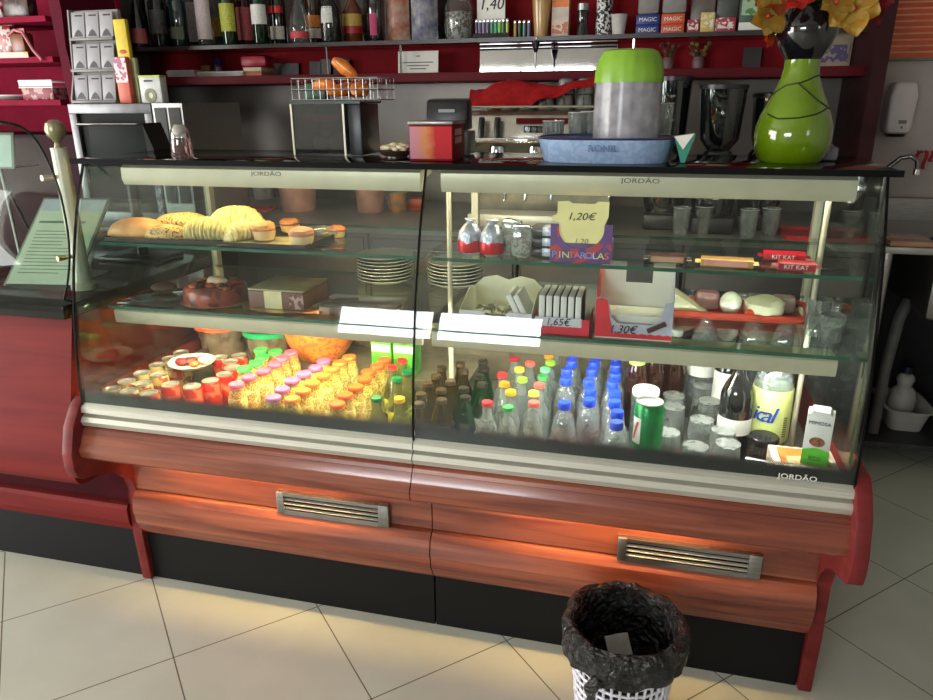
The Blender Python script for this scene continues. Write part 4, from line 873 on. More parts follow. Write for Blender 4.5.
# menu sheet holder and a second sign behind the glass screen
def sign_holder(name, lb, loc, rz, lean, w_, h, mt, lines=True):
    t = thing(name, lb, 'menu holder', loc, rz)
    f = MB().box(-w_ / 2 - .008, w_ / 2 + .008, 0, .006, 0, h + .012, .001).build('frame', pm('holder_grey', (120, 124, 116), .35, .4), t); f.rotation_euler = (-lean, 0, 0)
    s_ = MB().box(-w_ / 2, w_ / 2, -.0012, -.0002, .006, h + .004).build('menu_sheet', mt, f)
    if lines:
        MB().box(-w_ / 2, w_ / 2, -.002, -.0013, h * .87, h + .002).build('sheet_header', pm('header_lilac', (178, 184, 196), .5), f)
        m = MB(); m.box(-w_ * .42, w_ * .30, -.002, -.0013, h * .72, h * .745)
        for k in range(13): m.box(-w_ * .40, w_ * random.uniform(.05, .42), -.002, -.0013, h * (.14 + k * .04), h * (.146 + k * .04))
        m.build('text_lines', pm('text_green', (104, 116, 98), .6), f)
    b_ = MB().box(-w_ / 2, w_ / 2, .0, .10 + h * math.sin(lean) * .4, .0, .004).build('foot', black, t); MB().tube([(0, h * .6 * math.sin(lean) + .012, h * .6 * math.cos(lean) - .004), (0, .08 + h * math.sin(lean) * .4, .004)], .004).build('strut', black, t)
    return t
sign_holder('menu_holder', 'large framed pale green menu sheet lying tilted behind the glass screen', (-1.685, 1.645, .906), R(8), R(48), .205, .315, pm('menu_green', (190, 202, 180), .5, noise=.03))
t = sign_holder('sign_holder', 'small pale sign on a thin easel partly cut by the picture edge', (-2.07, 1.92, 1.205), 0, R(12), .19, .10, pm('sign_green', (150, 170, 160), .5, noise=.03), False)
for x in (-.06, .06): MB().tube([(x * .3, .03, .0), (x * 1.6, -.04, -.299)], .005).build('easel_leg', steel_d, t)
MB().tube([(0, .03, 0), (0, .14, -.299)], .005).build('easel_leg', steel_d, t)

# ================================================================== INSIDE THE CASE: upper shelf (z 1.056)
tray_b = pm('tray_black', (26, 26, 30), .3, noise=.04)
a, b = AZ(101, 240, Z1), AZ(318, 252, Z1)
t = thing('pastry_tray', 'long shallow black tray under the breads on the upper shelf', 'tray', (-1.10, 1.72, Z1 + .0005))
MB().box(-.285, .285, -.125, .12, 0, .003, .001).build('tray_base', tray_b, t)
m = MB(); m.box(-.285, .285, -.128, -.125, 0, .012).box(-.285, .285, .12, .123, 0, .012).box(-.288, -.285, -.128, .123, 0, .012).box(.285, .288, -.128, .123, 0, .012); m.build('raised_rim', tray_b, t)
ZB = Z1 + .0045
crust = pm('bread_crust', (206, 150, 92), .55, noise=.22, scale=14, bump=.2); seeded = specks('bread_seeded', (206, 170, 104), (104, 76, 46), 260, .80, .6); creamp = pm('pastry_cream', (226, 206, 146), .5, noise=.22, scale=50, stretch=(3, 1, 1)); toffee = pm('pastry_toffee', (196, 138, 80), .55, noise=.25, scale=40, bump=.4)
def loaf(name, lb, px, py, l, w, h, mt, ang=0, ridges=0, z=ZB, taper=.5, belly=None, jit=.002):
    p = AZ(px, py, z); t = thing(name, lb, 'bread', (p.x, p.y + w * .3, z), R(ang), group=None)
    n = 64; m = MB(); rings = []
    for i in range(n + 1):
        u = -1 + 2 * i / n; s_ = max(.02, 1 - abs(u) ** 2.6) ** taper; rd = 1 + (.22 * abs(math.sin(ridges * u * 1.57)) - .13 if ridges else 0)
        rings.append([m.bm.verts.new((l / 2 * u, w / 2 * s_ * math.cos(q) * rd, max(0, h * s_ * rd * (.42 + .58 * math.sin(q)) if math.sin(q) > -.72 else 0))) for q in [2 * math.pi * k / 18 for k in range(18)]])
    for A, B in zip(rings, rings[1:]):
        for k in range(18): m.face((A[k], A[(k + 1) % 18], B[(k + 1) % 18], B[k]))
    m.face(rings[0]); m.face(rings[-1]); m.jitter(jit, 24, px)
    for v in m.bm.verts: v.co.z = max(v.co.z, 0)
    m.build('crust', mt, t, ang=60)
    return t
loaf('bread_roll', 'plain golden bread roll at the outer end of the black tray', 132, 239, .165, .10, .052, crust, 6)
loaf('bread_roll', 'long seeded roll lying behind the plain golden one', 178, 232, .17, .085, .05, seeded, 20, z=ZB + .006); loaf('bread_roll', 'short seeded roll in front of the striped pastries', 163, 241, .12, .07, .04, seeded, 4)
loaf('striped_pastry', 'pale ridged pastry roll beside the seeded rolls', 205, 241, .15, .085, .055, creamp, 10, 14); loaf('striped_pastry', 'pale ridged pastry roll lying on top behind its neighbour', 233, 232, .16, .085, .062, creamp, 6, 12, z=ZB + .012); loaf('striped_pastry', 'third pale pastry tucked between the ridged roll and the muffin', 238, 241, .10, .07, .045, creamp, 60, 8)
t = thing('baking_paper', 'square of baking paper sticking out under the pastries', 'paper', tuple(AZ(258, 243, ZB)), R(12)); MB().grid(lambda u, v: (.19 * (u - .5), .12 * (v - .3), .0035 * (1 + math.sin(u * 9) * math.sin(v * 7)) * .3), 12, 8, .0008).build('sheet', pm('paper_yellow', (206, 198, 150), .6), t)
def muffin(px, py, r, h, lb, mt=toffee, z=ZB + .004):
    p = AZ(px, py, z); t = thing('small_cake', lb, 'cake', (p.x, p.y + r * .8, z), group='small cakes on the black tray')
    MB().lathe([(0, 0), (r * .8, 0), (r * .95, h * .55), (r * 1.05, h * .65), (r * .95, h * .85), (r * .55, h), (0, h * 1.02)], seg=20).jitter(.003, 45, px).build('sponge', mt, t)
    MB().lathe([(r * .83, .001), (r * .99, h * .53), (r * 1.005, h * .53), (r * .85, .001)], seg=28, mod=lambda a_, z_: 1 + .02 * math.cos(a_ * 14)).build('paper_case', pm('case_cream', (214, 186, 140), .6), t)
muffin(260, 241, .030, .046, 'golden small cake beside the pale ridged pastry'); muffin(287, 233, .026, .036, 'brown small cake at the rear of the tray', pm('cake_brown', (150, 96, 56), .6, noise=.2, bump=.3)); muffin(298, 246, .03, .042, 'pink-brown small cake in front on the tray', pm('cake_pinkish', (190, 128, 96), .6, noise=.2, bump=.3)); muffin(334, 238, .024, .03, 'orange small cake by itself past the black tray', pm('cake_orange', (196, 112, 66), .6, noise=.2, bump=.3), Z1 + .0005)
t = thing('cellophane_bag', 'small clear bag between the two front cakes and the orange cake', 'bag', tuple(AZ(318, 240, Z1 + .0005))); MB().ball((0, .03, .018), .034, 1.3, .6, .5).jitter(.006, 40).build('film', pane('film', (226, 228, 230), .2, (210, 214, 220), rough=.1, gain=2.5), t)
# right half of the upper shelf
def foil_figure(px, py, lb):
    p = AZ(px, py, Z1); t = thing('foil_egg', lb, 'chocolate egg', (p.x, p.y + .03, Z1 + .0005), group='foil wrapped chocolate eggs')
    pr = [(0, 0), (.016, .002), (.026, .014), (.0285, .034), (.025, .056), (.016, .070), (.009, .076), (.014, .084), (.0, .080)]
    MB().lathe(pr, seg=24).jitter(.003, 60, px).build('foil_wrap', pm('foil_silver', (186, 190, 206), .3, .5, noise=.25, scale=60, bump=.5), t)
    MB().lathe([(.0268, .008), (.0292, .018), (.0296, .030), (.0284, .036)], seg=20).build('red_band', pm('foil_red', (196, 26, 36), .3, .4), t)
    return t
foil_figure(467, 257, 'silver and red foil wrapped egg, first on the glass shelf'); foil_figure(489, 259, 'silver and red foil wrapped egg beside the clear sweet bags')
for px, lb, w, h in ((508, 'clear bag of small pale sweets behind the foil eggs', .05, .085), (519, 'clear crinkled sweet bag before the dark bars', .055, .075)):
    p = AZ(px, 260, Z1); t = thing('sweet_sachet', lb, 'sweet bag', (p.x, p.y + (.05 if px < 515 else .03), Z1 + .0005)); MB().box(-w / 2, w / 2, -.016, .016, 0, h, .012).jitter(.005, 50, px).build('film', pane('film', (226, 228, 230), .2), t); MB().box(-w * .42, w * .42, -.011, .011, .002, h * .55, .008).jitter(.003, 80).build('sweets', specks('sachet_sweets', (196, 196, 184), (140, 132, 120), 160, .6), t)
for k in range(3):
    p = AZ(536 + k * 2, 260, Z1); t = thing('foil_bar', f'dark wrapped bar with silver edge, {ORD[k]} up in the pile beside the price box', 'chocolate bar', (-.232, 1.65, Z1 + .0005 + k * .0235), group='dark bars by the price box'); MB().box(-.032, .032, -.02, .05, 0, .022, .004).build('wrapper', pm('bar_dark', (52, 48, 50), .3), t); MB().box(-.004, .030, -.0215, .02, .004, .0228, .001).build('silver_end', pm('foil_silver', (0, 0, 0)), t)
# candy display box with the yellow price sign
a, b = AZ(551, 260, Z1), AZ(611, 263, Z1); w_ = (b.x - a.x) / 2; k_ = (b.x - a.x) / 60
t = thing('candy_box', 'colourful candy display box with yellow price sign', 'display box', ((a.x + b.x) / 2, 1.592, Z1 + .0005)); 
MB().box(-w_, w_, .002, .085, 0, .052, .001).build('carton', pm('carton_purple', (84, 54, 120), .45), t)
def cut(n=18): return [(w_ * .74 * math.cos(q), .089 + .052 * math.sin(q)) for q in [math.pi + math.pi * i / n for i in range(n + 1)]]
front = [(-w_, 0), (w_, 0), (w_, .10)] + [(w_ * .74, .10)] + cut()[::-1] + [(-w_ * .74, .10), (-w_, .10)]
MB().prism(front, 0, .0018, axis='y').build('printed_front', specks('candy_print', (92, 52, 122), (176, 54, 62), 45, .6, .4), t)
sign = [(-w_ * .80, .142), (-w_ * .80, .156), (-w_ * .45, .158), (-w_ * .30, .152), (w_ * .4, .152), (w_ * .5, .158), (w_ * .85, .158), (w_ * .85, .12), (w_ * .74, .10)] + cut()[::-1] + [(-w_ * .74, .104), (-w_ * .98, .108), (-w_ * .98, .118), (-w_ * .80, .126)]
MB().prism(sign, .0022, .0036, axis='y').build('price_sign', pm('sign_yellow', (238, 226, 160), .55, noise=.03), t)
t.scale = (1, 1, .86); words('lettering', '1,20€', .026, ink, t, (-.002, .0020, .119), shear=.25); words('lettering', '1,20', .018, pm('pencil', (120, 112, 80), .6), t, (.0, .0020, .056), shear=.2)
cols = [(110, 150, 236), (206, 206, 220), (226, 220, 140), (230, 120, 60), (236, 110, 160), (120, 160, 240)]
for k, ch in enumerate('PINTAROLAS'): words('lettering', ch, .0235, pm('pinta_%d' % (k % 6), cols[k % 6], .4), t, (-w_ * .86 + k * w_ * 1.72 / 9, -.0012, .020), ext=.001)
# chocolate bars
def bar(lb, px0, px1, py, c, c2, txt, ang=0, dz=0, dy=0):
    a, b = AZ(px0, py, Z1 + .004 + dz), AZ(px1, py + 2, Z1 + .004 + dz); L = (b - a).length / 2; 
    t = thing('chocolate_bar', lb, 'chocolate bar', ((a.x + b.x) / 2, max(1.607, (a.y + b.y) / 2) + .012 + dy, Z1 + .0006 + dz), R(ang), group=None)
    MB().prism([(-.017, .002), (-.015, .016), (-.006, .0195), (.012, .0195), (.017, .012), (.016, .002), (.0, .0)], -L + .008, L - .008).build('wrapper', c, t, ang=30)
    for s_ in (-1, 1): MB().grid(lambda u, v: (s_ * (L - .0085 + .012 * u), .017 * (2 * v - 1) , .009 + .0015 * math.sin(v * 22)), 3, 12, .001).build('crimped_end', c, t)
    MB().prism([(-.0178, .004), (-.0161, .0155), (-.0156, .0155), (-.0172, .004)], -L * .75, L * .7).build('print', c2, t)
    if txt: words('lettering', txt, .013, txt_m, t, (-.002, -.0180, .0095), (R(82), 0, 0), sx=1.0)
    return t
txt_m = white
bar('dark chocolate bar in shiny brown wrapper, first after the price box', 645, 690, 261, pm('wrap_brown', (58, 34, 34), .25), pm('wrap_bronze', (206, 160, 130), .25, .6), None)
bar('chocolate bar in gold and pink wrapper in the middle of the shelf', 697, 757, 265, pm('wrap_gold', (206, 160, 96), .25, .5), pm('wrap_pinkgold', (214, 150, 140), .3, .3), None, -3)
wr = pm('wrap_red', (176, 20, 44), .3)
bar('red chocolate bar lying behind the other red one', 762, 812, 262, wr, pm('wrap_red2', (150, 14, 36), .3), 'KIT KAT', -5, 0, .035); bar('red chocolate bar in front by the shelf post', 776, 822, 271, wr, pm('wrap_red2', (150, 14, 36), .3), 'KIT KAT', -5)

# ================================================================== middle shelf (z .886)
a = AZ(140, 307, Z2); t = thing('glass_tray', 'low clear tray at the outer end of the middle shelf', 'tray', (-1.30, 1.66, Z2 + .0005)); MB().box(-.082, .082, -.07, .10, 0, .006, .003).build('tray_base', pane('tray_clear', (190, 196, 190), .3, (150, 152, 144), gain=2), t); MB().ball((-.02, .05, .02), .03, 1.3, 1, .5).build('cake_slice', pm('slice_brown', (84, 58, 44), .6, bump=.3), t)
gold = pm('gold_foil', (206, 170, 120), .25, .7, noise=.15)
def cake_board(x, y, rx, ry, lb):
    t = thing('cake_board', lb, 'cake board', (x, y, Z2 + .0005)); MB().lathe([(0, 0), (rx, 0), (rx + .006, .003), (rx, .0045), (0, .0035)], seg=40, sy=ry / rx).build('board', gold, t); return t
cake_board(-1.135, 1.68, .092, .085, 'round gold board under the red glazed cake')
redc = specks('cake_red', (150, 62, 44), (96, 36, 30), 60, .6, .35)
t = thing('glazed_cake', 'dark red glazed fruit cake on a round gold board', 'cake', (-1.135, 1.68, Z2 + .005)); MB().lathe([(0, 0), (.082, 0), (.085, .01), (.083, .036), (.074, .045), (0, .042)], seg=36).jitter(.004, 40).build('cake_body', redc, t)
m = MB(); [m.ball((random.uniform(-.06, .06), random.uniform(-.05, .05), .046), random.uniform(.008, .016), 1.2, 1, .7, 8, 5) for _ in range(14)]; m.build('fruit_topping', specks('topping', (176, 90, 40), (60, 36, 30), 50, .5, .4), t); MB().ball((.015, -.01, .055), .022, 1.4, .8, .6).jitter(.004, 60).build('cream_topping', pm('cream_top', (206, 180, 150), .5, bump=.3), t)
a, b = AZ(245, 311, Z2), AZ(300, 312, Z2)
cake_board(-.925, 1.70, .118, .10, 'wide gold board under the brown layer cake')
t = thing('layer_cake', 'square brown layer cake with pale stripe in front', 'cake', (-.925, 1.625, Z2 + .005)); MB().box(-.078, .078, 0, .15, 0, .046, .003).build('sponge', pm('cake_choc', (112, 78, 66), .6, noise=.15), t); MB().box(-.032, .018, -.0015, .151, .001, .0475).build('cream_stripe', pm('stripe_cream', (206, 196, 150), .5), t); MB().box(-.079, .079, .0, .151, .0465, .052, .002).build('icing', pm('icing_olive', (150, 144, 110), .35, noise=.15), t); MB().box(.040, .079, -.0016, -.0004, .004, .04).build('swirl', specks('swirl', (90, 56, 52), (170, 130, 120), 90, .5), t)
def plates(x, y, z, n, r, lb0):
    p0 = None
    for k in range(n):
        lb = f'white plate, {ORD[k]} from the bottom of the stack {lb0}'
        if p0 is None:
            p0 = thing('dinner_plate', lb, 'plate', (x, y, z), group='plates stacked ' + lb0); MB().lathe([(0, 0), (r * .6, 0), (r * .64, .003), (r, .014), (r, .0165), (r * .62, .0065), (0, .006)], seg=40).build('plate_body', pm('porcelain', (176, 176, 168), .3, noise=.02), p0)
        else: dup(p0, (x, y, z + k * .0098), lb)
plates(AY(386, 268, 2.0).x, 1.995, Z2 + .0005, 8, .085, 'before the glass joint'); plates(AY(456, 272, 2.0).x, 1.995, Z2 + .0005, 7, .082, 'beyond the glass joint')
t = thing('cake_slab', 'dark cake slab under clear wrap near the glass joint', 'cake', (-.70, 1.66, Z2 + .0005)); MB().box(-.10, .09, -.05, .06, 0, .024, .006).jitter(.003, 40).build('slab', specks('slab', (90, 62, 50), (150, 112, 80), 60, .6, .4), t); MB().box(-.11, .10, -.056, .068, .0245, .027, .001).build('clear_wrap', MATS['film'], t)
# pale open box of chocolates, white card box, big red and white box
cream_c = pm('carton_cream', (206, 204, 184), .55, noise=.03)
a, b = AZ(458, 331, Z2), AZ(533, 333, Z2)
t = thing('open_carton', 'open pale carton with scalloped back beside the white chocolate packs', 'display box', ((a.x + b.x) / 2 - .006, 1.60, Z2 + .0005)); w_ = (b.x - a.x) / 2; t.scale = (1, 1, .84)
MB().box(-w_, w_, 0, .17, 0, .003).build('floor_panel', cream_c, t); MB().prism([(-w_, .003), (w_, .003), (w_, .05)] + [(w_ * (1 - 2 * i / 16), .05 + (-.012 if 5 < i < 11 else .0)) for i in range(1, 16)] + [(-w_, .05)], 0, .002, axis='y').build('front_panel', pm('carton_lilac', (206, 204, 214), .5), t)
MB().prism([(-w_, .003), (w_, .003), (w_, .075), (w_ * .75, .10), (w_ * .35, .108), (.0, .095), (-w_ * .35, .108), (-w_ * .75, .10), (-w_, .075)], .168, .17, axis='y').build('back_panel', cream_c, t)
for x in (-w_, w_ - .002): MB().prism([(.002, .003), (.168, .003), (.168, .076), (.10, .085), (.002, .05)], x, x + .002).build('side_flap', cream_c, t)
for k in range(6): MB().box(-w_ + .02 + k * .026, -w_ + .042 + k * .026, .03, .12, .004, .03 + .004 * (k % 2), .003).build('sweet_piece', specks('mix_sweets', (90, 84, 76), (196, 192, 180), 70, .5), t)
a, b = AZ(538, 335, Z2), AZ(588, 336, Z2)
t = thing('pack_box', 'low red and grey box holding upright white chocolate packs', 'display box', ((a.x + b.x) / 2 - .004, 1.592, Z2 + .0005)); w_ = (b.x - a.x) / 2 + .006
MB().box(-w_, w_, 0, .12, 0, .003).build('floor_panel', pm('pack_red', (206, 36, 58), .45), t); MB().box(-w_, w_, 0, .002, .003, .019).build('front_red', pm('pack_red', (0, 0, 0)), t); MB().box(w_ - .018, w_, .0, .002, .019, .038).build('red_corner', pm('pack_red', (0, 0, 0)), t); MB().box(-w_, w_ - .018, .0, .002, .019, .040).build('front_grey', pm('pack_grey', (196, 196, 208), .45), t)
for x in (-w_, w_ - .002): MB().box(x, x + .002, .002, .12, .003, .038).build('side_panel', pm('pack_red', (0, 0, 0)), t)
words('lettering', '1,65€', .024, ink, t, (-.010, -.0008, .029), shear=.2)
PB = t.location.copy(); pp = None
for k in range(6):
    loc = (PB.x - w_ + .014 + k * .0168, PB.y + .006, Z2 + .004); lb = f'upright white chocolate pack, {ORD[k]} in the red and grey box'
    if pp is None:
        pp = thing('chocolate_pack', lb, 'chocolate pack', loc, group='white chocolate packs'); MB().box(-.0066, .0066, 0, .105, 0, .086, .001).build('pack', pm('pack_white', (214, 212, 210), .45, noise=.03), pp); MB().box(.0067, .0074, .001, .104, .001, .085).build('dark_side', pm('pack_dark', (44, 34, 36), .5), pp)
    else: dup(pp, loc, lb)
for k in range(2):
    t = thing('chocolate_pack', f'white chocolate pack leaning against the open carton, {"lower" if k == 0 else "upper"} one', 'chocolate pack', (PB.x - w_ - .012 - k * .0165, PB.y + .02, Z2 + .0012), group='leaning packs'); o = MB().box(-.0066, .0066, 0, .09, 0, .09, .001).build('pack', pm('pack_white', (0, 0, 0)), t); o.rotation_euler = (0, R(-26), 0)
a, b = AZ(594, 338, Z2), AZ(671, 343, Z2); w_ = (b.x - a.x) / 2
t = thing('snack_display', 'tall red and white display box with high cut-out back', 'display box', ((a.x + b.x) / 2, 1.592, Z2 + .0005)); D = .115
whc = pm('card_bright', (226, 224, 214), .5, noise=.02); redk = pm('box_red', (206, 34, 48), .45); lil = pm('box_lilac', (176, 174, 196), .45)
MB().box(-w_, w_, 0, D, 0, .003).build('floor_panel', whc, t)
MB().prism([(-w_, .003), (w_, .003), (w_, .155), (w_ * .42, .155), (w_ * .42, .105), (-w_ * .30, .105), (-w_ * .30, .155), (-w_, .155)], D - .002, D, axis='y').build('back_panel', whc, t)
MB().prism([(.002, .003), (D - .002, .003), (D - .002, .150), (.06, .118), (.002, .088)], -w_, -w_ + .002).build('side_panel', redk, t); MB().prism([(.002, .003), (D - .002, .003), (D - .002, .150), (.06, .118), (.002, .086)], w_ - .002, w_).build('side_panel', lil, t)
MB().prism([(-w_, .003), (w_, .003), (w_, .09), (w_ * .78, .088), (w_ * .66, .05), (w_ * .5, .036), (-w_ * .42, .036), (-w_ * .58, .05), (-w_ * .68, .09), (-w_ * .85, .096), (-w_, .092)], 0, .002, axis='y').build('front_panel', lil, t)
MB().prism([(-w_, .003), (-w_ * .5, .003), (-w_ * .5, .012), (-w_ * .62, .048), (-w_ * .69, .088), (-w_ * .85, .0945), (-w_, .0905)], -.0012, -.0002, axis='y').build('red_corner', redk, t)
MB().prism([(-w_ * .5, .003), (w_, .003)] + [(w_ * (1 - 1.5 * i / 14), .012 + .003 * (i % 2)) for i in range(15)], -.0012, -.0002, axis='y').build('red_band', redk, t)
MB().box(-w_ * .9, w_ * .9, .02, .105, .0035, .05, .004).build('inner_tray', whc, t)
o = MB().box(-.022, .022, -.0016, -.0004, -.006, .006, .001).build('bar_picture', pm('print_choc', (70, 40, 36), .5), t); o.location = (w_ * .6, 0, .032); o.rotation_euler = (0, R(-28), 0)
words('lettering', '1,30€', .026, ink, t, (-w_ * .28, -.0014, .022), shear=.3)
# red tray with eggs-like pale foods at the rear
a, b = AY(673, 303, 1.86), AY(803, 312, 1.86); cx = (a.x + b.x) / 2; w_ = (b.x - a.x) / 2
t = thing('red_tray', 'terracotta red tray of pale cheeses at the rear of the middle shelf', 'tray', (cx, 1.865, Z2 + .0005)); rt = pm('tray_terracotta', (168, 58, 44), .4)
MB().box(-w_, w_, -.072, .07, 0, .004, .002).build('tray_base', rt, t); MB().tube([(-w_, -.072, .012), (w_ - .02, -.072, .012), (w_, -.06, .016), (w_ + .006, .0, .03), (w_, .06, .02), (w_ - .02, .07, .012), (-w_, .07, .012)], .008, 8, True).build('rolled_rim', rt, t)
cheese = pm('cheese_pale', (206, 204, 176), .5, noise=.06)
def food(nm, lb, px, y, fn, mt, z=Z2 + .0055):
    t = thing(nm, lb, 'food', (AY(px, 300, y).x, y, z)); fn().build('food_body', mt, t); return t
food('boiled_egg', 'round white peeled egg on the red tray', 731, 1.835, lambda: MB().ball((0, 0, .029), .029, .9, .9, 1, 20, 12), pm('egg_white', (226, 226, 214), .3, noise=.02))
food('fresh_cheese', 'wide pale fresh cheese round next to the egg', 765, 1.84, lambda: MB().lathe([(0, 0), (.04, 0), (.048, .012), (.046, .034), (.034, .045), (0, .047)], seg=26).jitter(.004, 30), cheese)
food('cherry_tomato', 'small orange-red tomato leaning on the cheese round', 751, 1.805, lambda: MB().ball((0, 0, .0125), .0125, 1, 1, .95), pm('tomato', (206, 70, 36), .3))
food('cheese_wedge', 'large pale cheese wedge at the end of the red tray', 684, 1.835, lambda: MB().prism([(-.045, 0), (.062, 0), (-.02, .052), (-.045, .056)], -.03, .035, axis='y', bev=.003), cheese)
food('wrapped_cheese', 'pinkish wrapped piece between the wedge and the egg', 707, 1.87, lambda: MB().box(-.03, .03, -.02, .02, 0, .05, .012), pm('wrap_pinkish', (150, 110, 112), .5)); food('wrapped_cheese', 'dull pink wrapped piece behind the cheese round', 783, 1.88, lambda: MB().box(-.03, .03, -.02, .02, 0, .045, .012), pm('wrap_dull', (140, 120, 116), .5))
# cut-glass shakers at the end of the middle shelf
for px, py, lb, h in ((817, 338, 'cut glass tumbler at the end of the middle shelf by the post', .085), (838, 345, 'second cut glass tumbler next to the end pane', .06)):
    p = AZ(px, py, Z2); t = thing('cut_glass', lb, 'glass', (p.x - (.012 if px > 830 else 0), p.y + .03, Z2 + .0005), group='cut glasses on the middle shelf'); MB().lathe(tumbler('', h, .024, .027), seg=32, mod=lambda a_, z_: 1 + .03 * math.cos(a_ * 16)).build('glass_wall', tg, t); MB().lathe([(0, .0125), (.02, .0125), (.022, h * .6), (0, h * .6)], seg=18).build('sugar_fill', specks('cut_fill', (190, 190, 180), (110, 110, 104), 140, .5), t)

# ================================================================== DECK (z .5455) and its rear step (z .6805)
ZD, ZR = .5455, .6255
items = []           # every round thing standing on the deck: [x, y, r, builder, label]
def put(px, py, z, r, fn, lb): p = AZ(px, py, z); items.append([p.x, p.y, r, fn, lb])
PROTO = {}
def maker(key, build):
    def f(loc, lb, rz):
        if key not in PROTO: PROTO[key] = build(loc, lb); PROTO[key].rotation_euler = (0, 0, rz)
        else: dup(PROTO[key], loc, lb, rz)
    return f
def can_build(cname, c1, c2, grp, r=.0265, h=.125):
    def b(loc, lb):
        t = thing('drink_can', lb, 'drink can', loc, group=grp)
        MB().lathe([(0, .002), (r * .78, 0), (r, .008), (r, h - .012), (r * .86, h - .003)], seg=24).build('can_body', specks('can_' + cname, c1, c2, 70, .7, .25, .3), t)
        MB().lathe([(r * .86, h - .003), (r * .88, h), (r * .80, h), (r * .76, h - .005), (0, h - .005)], seg=24).build('can_top', pm('can_top', (190, 188, 182), .3, .7), t)
        MB().box(-.006, .006, -.012, .008, h - .0045, h - .003).build('pull_tab', MATS['can_top'], t); return t
    return b
can_red = maker('can_red', can_build('red', (196, 40, 34), (220, 120, 90), 'red slim cans on the deck')); can_gold = maker('can_gold', can_build('gold', (190, 170, 110), (150, 70, 50), 'pale slim cans on the deck'))
G = [(101, 388), (118, 380), (135, 372), (150, 364), (165, 357), (178, 352), (128, 391), (143, 383), (157, 374), (172, 366)]
for k, (px, py) in enumerate(G): put(px, py, .67, .0268, can_gold, f'pale slim can, {ORD[k % 6]} from the glass in the {"outermost" if k < 6 else "next"} row by the end pane')
for k, (px, py) in enumerate([(148, 393), (170, 384), (192, 386), (211, 380), (224, 374), (232, 367), (230, 361), (238, 355), (222, 357)]): put(px, py, .67, .0268, can_red, f'red slim can, {ORD[k]} one counted from the front corner towards the teal lidded tub')
JB = [(0, 0), (.0232, 0), (.0242, .004), (.0242, .102), (.0228, .114), (.0192, .128), (.0180, .134), (.0180, .139), (0, .139)]
def juice_build(cap, cc, j1, j2):
    def b(loc, lb):
        t = thing('juice_bottle', lb, 'juice bottle', loc, group='small juice bottles in the case')
        MB().lathe(JB, seg=22).build('bottle_body', specks('jb_' + cap, j1, tuple(int(v * .66) for v in j1), 330, .62, .2), t)
        MB().lathe([(.0244, .012), (.0247, .014), (.0247, .102), (.0236, .112), (.0230, .113)], seg=22).build('paper_label', specks('jl_' + cap, j2, tuple(int(v * k_) for v, k_ in zip(j1, (.82, .80, .7))), 300, .5, .4), t)
        MB().lathe([(.0, .1395), (.0196, .1395), (.0204, .141), (.0202, .1485), (.0186, .1505), (0, .1500)], seg=22).build('screw_cap', pm('jcap_' + cap, cc, .35, noise=.03), t); return t
    return b
JR = {'purple': ((170, 96, 150), (222, 202, 122), (230, 226, 168), [(273, 397), (282, 388.5), (292, 379.5), (304, 373), (316, 366.7), (323.5, 360)], 'purple capped row'),
      'orange': ((236, 118, 56), (218, 194, 112), (226, 226, 164), [(292, 398), (303, 390), (312.5, 382), (323.4, 374.4), (332, 368), (341, 361), (351, 354.4)], 'orange capped row next to the purple caps'),
      'deep orange': ((226, 92, 40), (208, 180, 96), (216, 212, 142), [(336, 404), (345, 394.3), (355.5, 386), (364.5, 377.6), (369, 370.5), (378, 364.7), (384.5, 359)], 'orange capped row nearest the glass joint'.replace('nearest', 'close to')),
      'pink': ((214, 92, 130), (230, 180, 110), (238, 228, 160), [(236, 383.5), (248.8, 376), (263.6, 369.5), (275, 363), (283, 356), (289, 349)], 'pink capped row'),
      'green': ((60, 190, 84), (226, 164, 104), (232, 218, 156), [(244, 367.6), (256, 361.8), (262, 356), (271, 349.6), (280, 344)], 'green capped row')}
for nm, (cc, j1, j2, pts, row) in JR.items():
    mk = maker('juice_' + nm, juice_build(nm.replace(' ', '_'), cc, j1, j2))
    for k, (px, py) in enumerate(pts): put(px, py, .695, .0247, mk, f'juice bottle, {ORD[k]} from the front in the {row}')
# long-neck bottles
BB = [(0, 0), (.026, 0), (.0275, .005), (.0275, .085), (.024, .105), (.0155, .128), (.0125, .142), (.0125, .158), (0, .158)]
def beer_build(nm, mt, cc, lab, grp, r=None):
    def b(loc, lb):
        t = thing('glass_bottle', lb, 'bottle', loc, group=grp)
        MB().lathe(BB, seg=22).build('bottle_body', mt, t)
        if lab: MB().lathe([(.0277, .035), (.0280, .036), (.0280, .078), (.0277, .079)], seg=22).build('label', lab, t)
        MB().lathe([(0, .1585), (.0132, .1585), (.0142, .1595), (.0132, .169), (0, .1705)], seg=18, mod=lambda a_, z_: 1 + .03 * math.cos(a_ * 21)).build('crown_cap', pm('crown_' + nm, cc, .35, .3), t); return t
    return b
olive = pane('bottle_olive', (150, 132, 84), .34, (96, 84, 48), gain=1.6); bgreen = pane('bottle_emerald', (60, 130, 80), .42, (16, 84, 44), gain=1.6)
beer = maker('beer', beer_build('brown', olive, (70, 58, 44), None, 'olive brown bottles by the glass joint'))
for k, (px, py) in enumerate([(438.6, 399), (443, 389), (448, 380), (454, 371), (460, 364)]): put(px, py, .715, .028, beer, f'olive brown bottle, {ORD[k]} from the front in the row beside the green bottles')
for k, (px, py) in enumerate([(421, 402), (428, 392), (433, 383), (439, 375), (446, 367)]): put(px, py, .715, .028, beer, f'olive brown bottle, {ORD[k]} from the front in the row against the glass joint')
gb = maker('greenb', beer_build('dark', bgreen, (44, 40, 34), specks('glabel', (206, 210, 206), (120, 150, 130), 90, .75, .5), 'green bottles with white labels'))
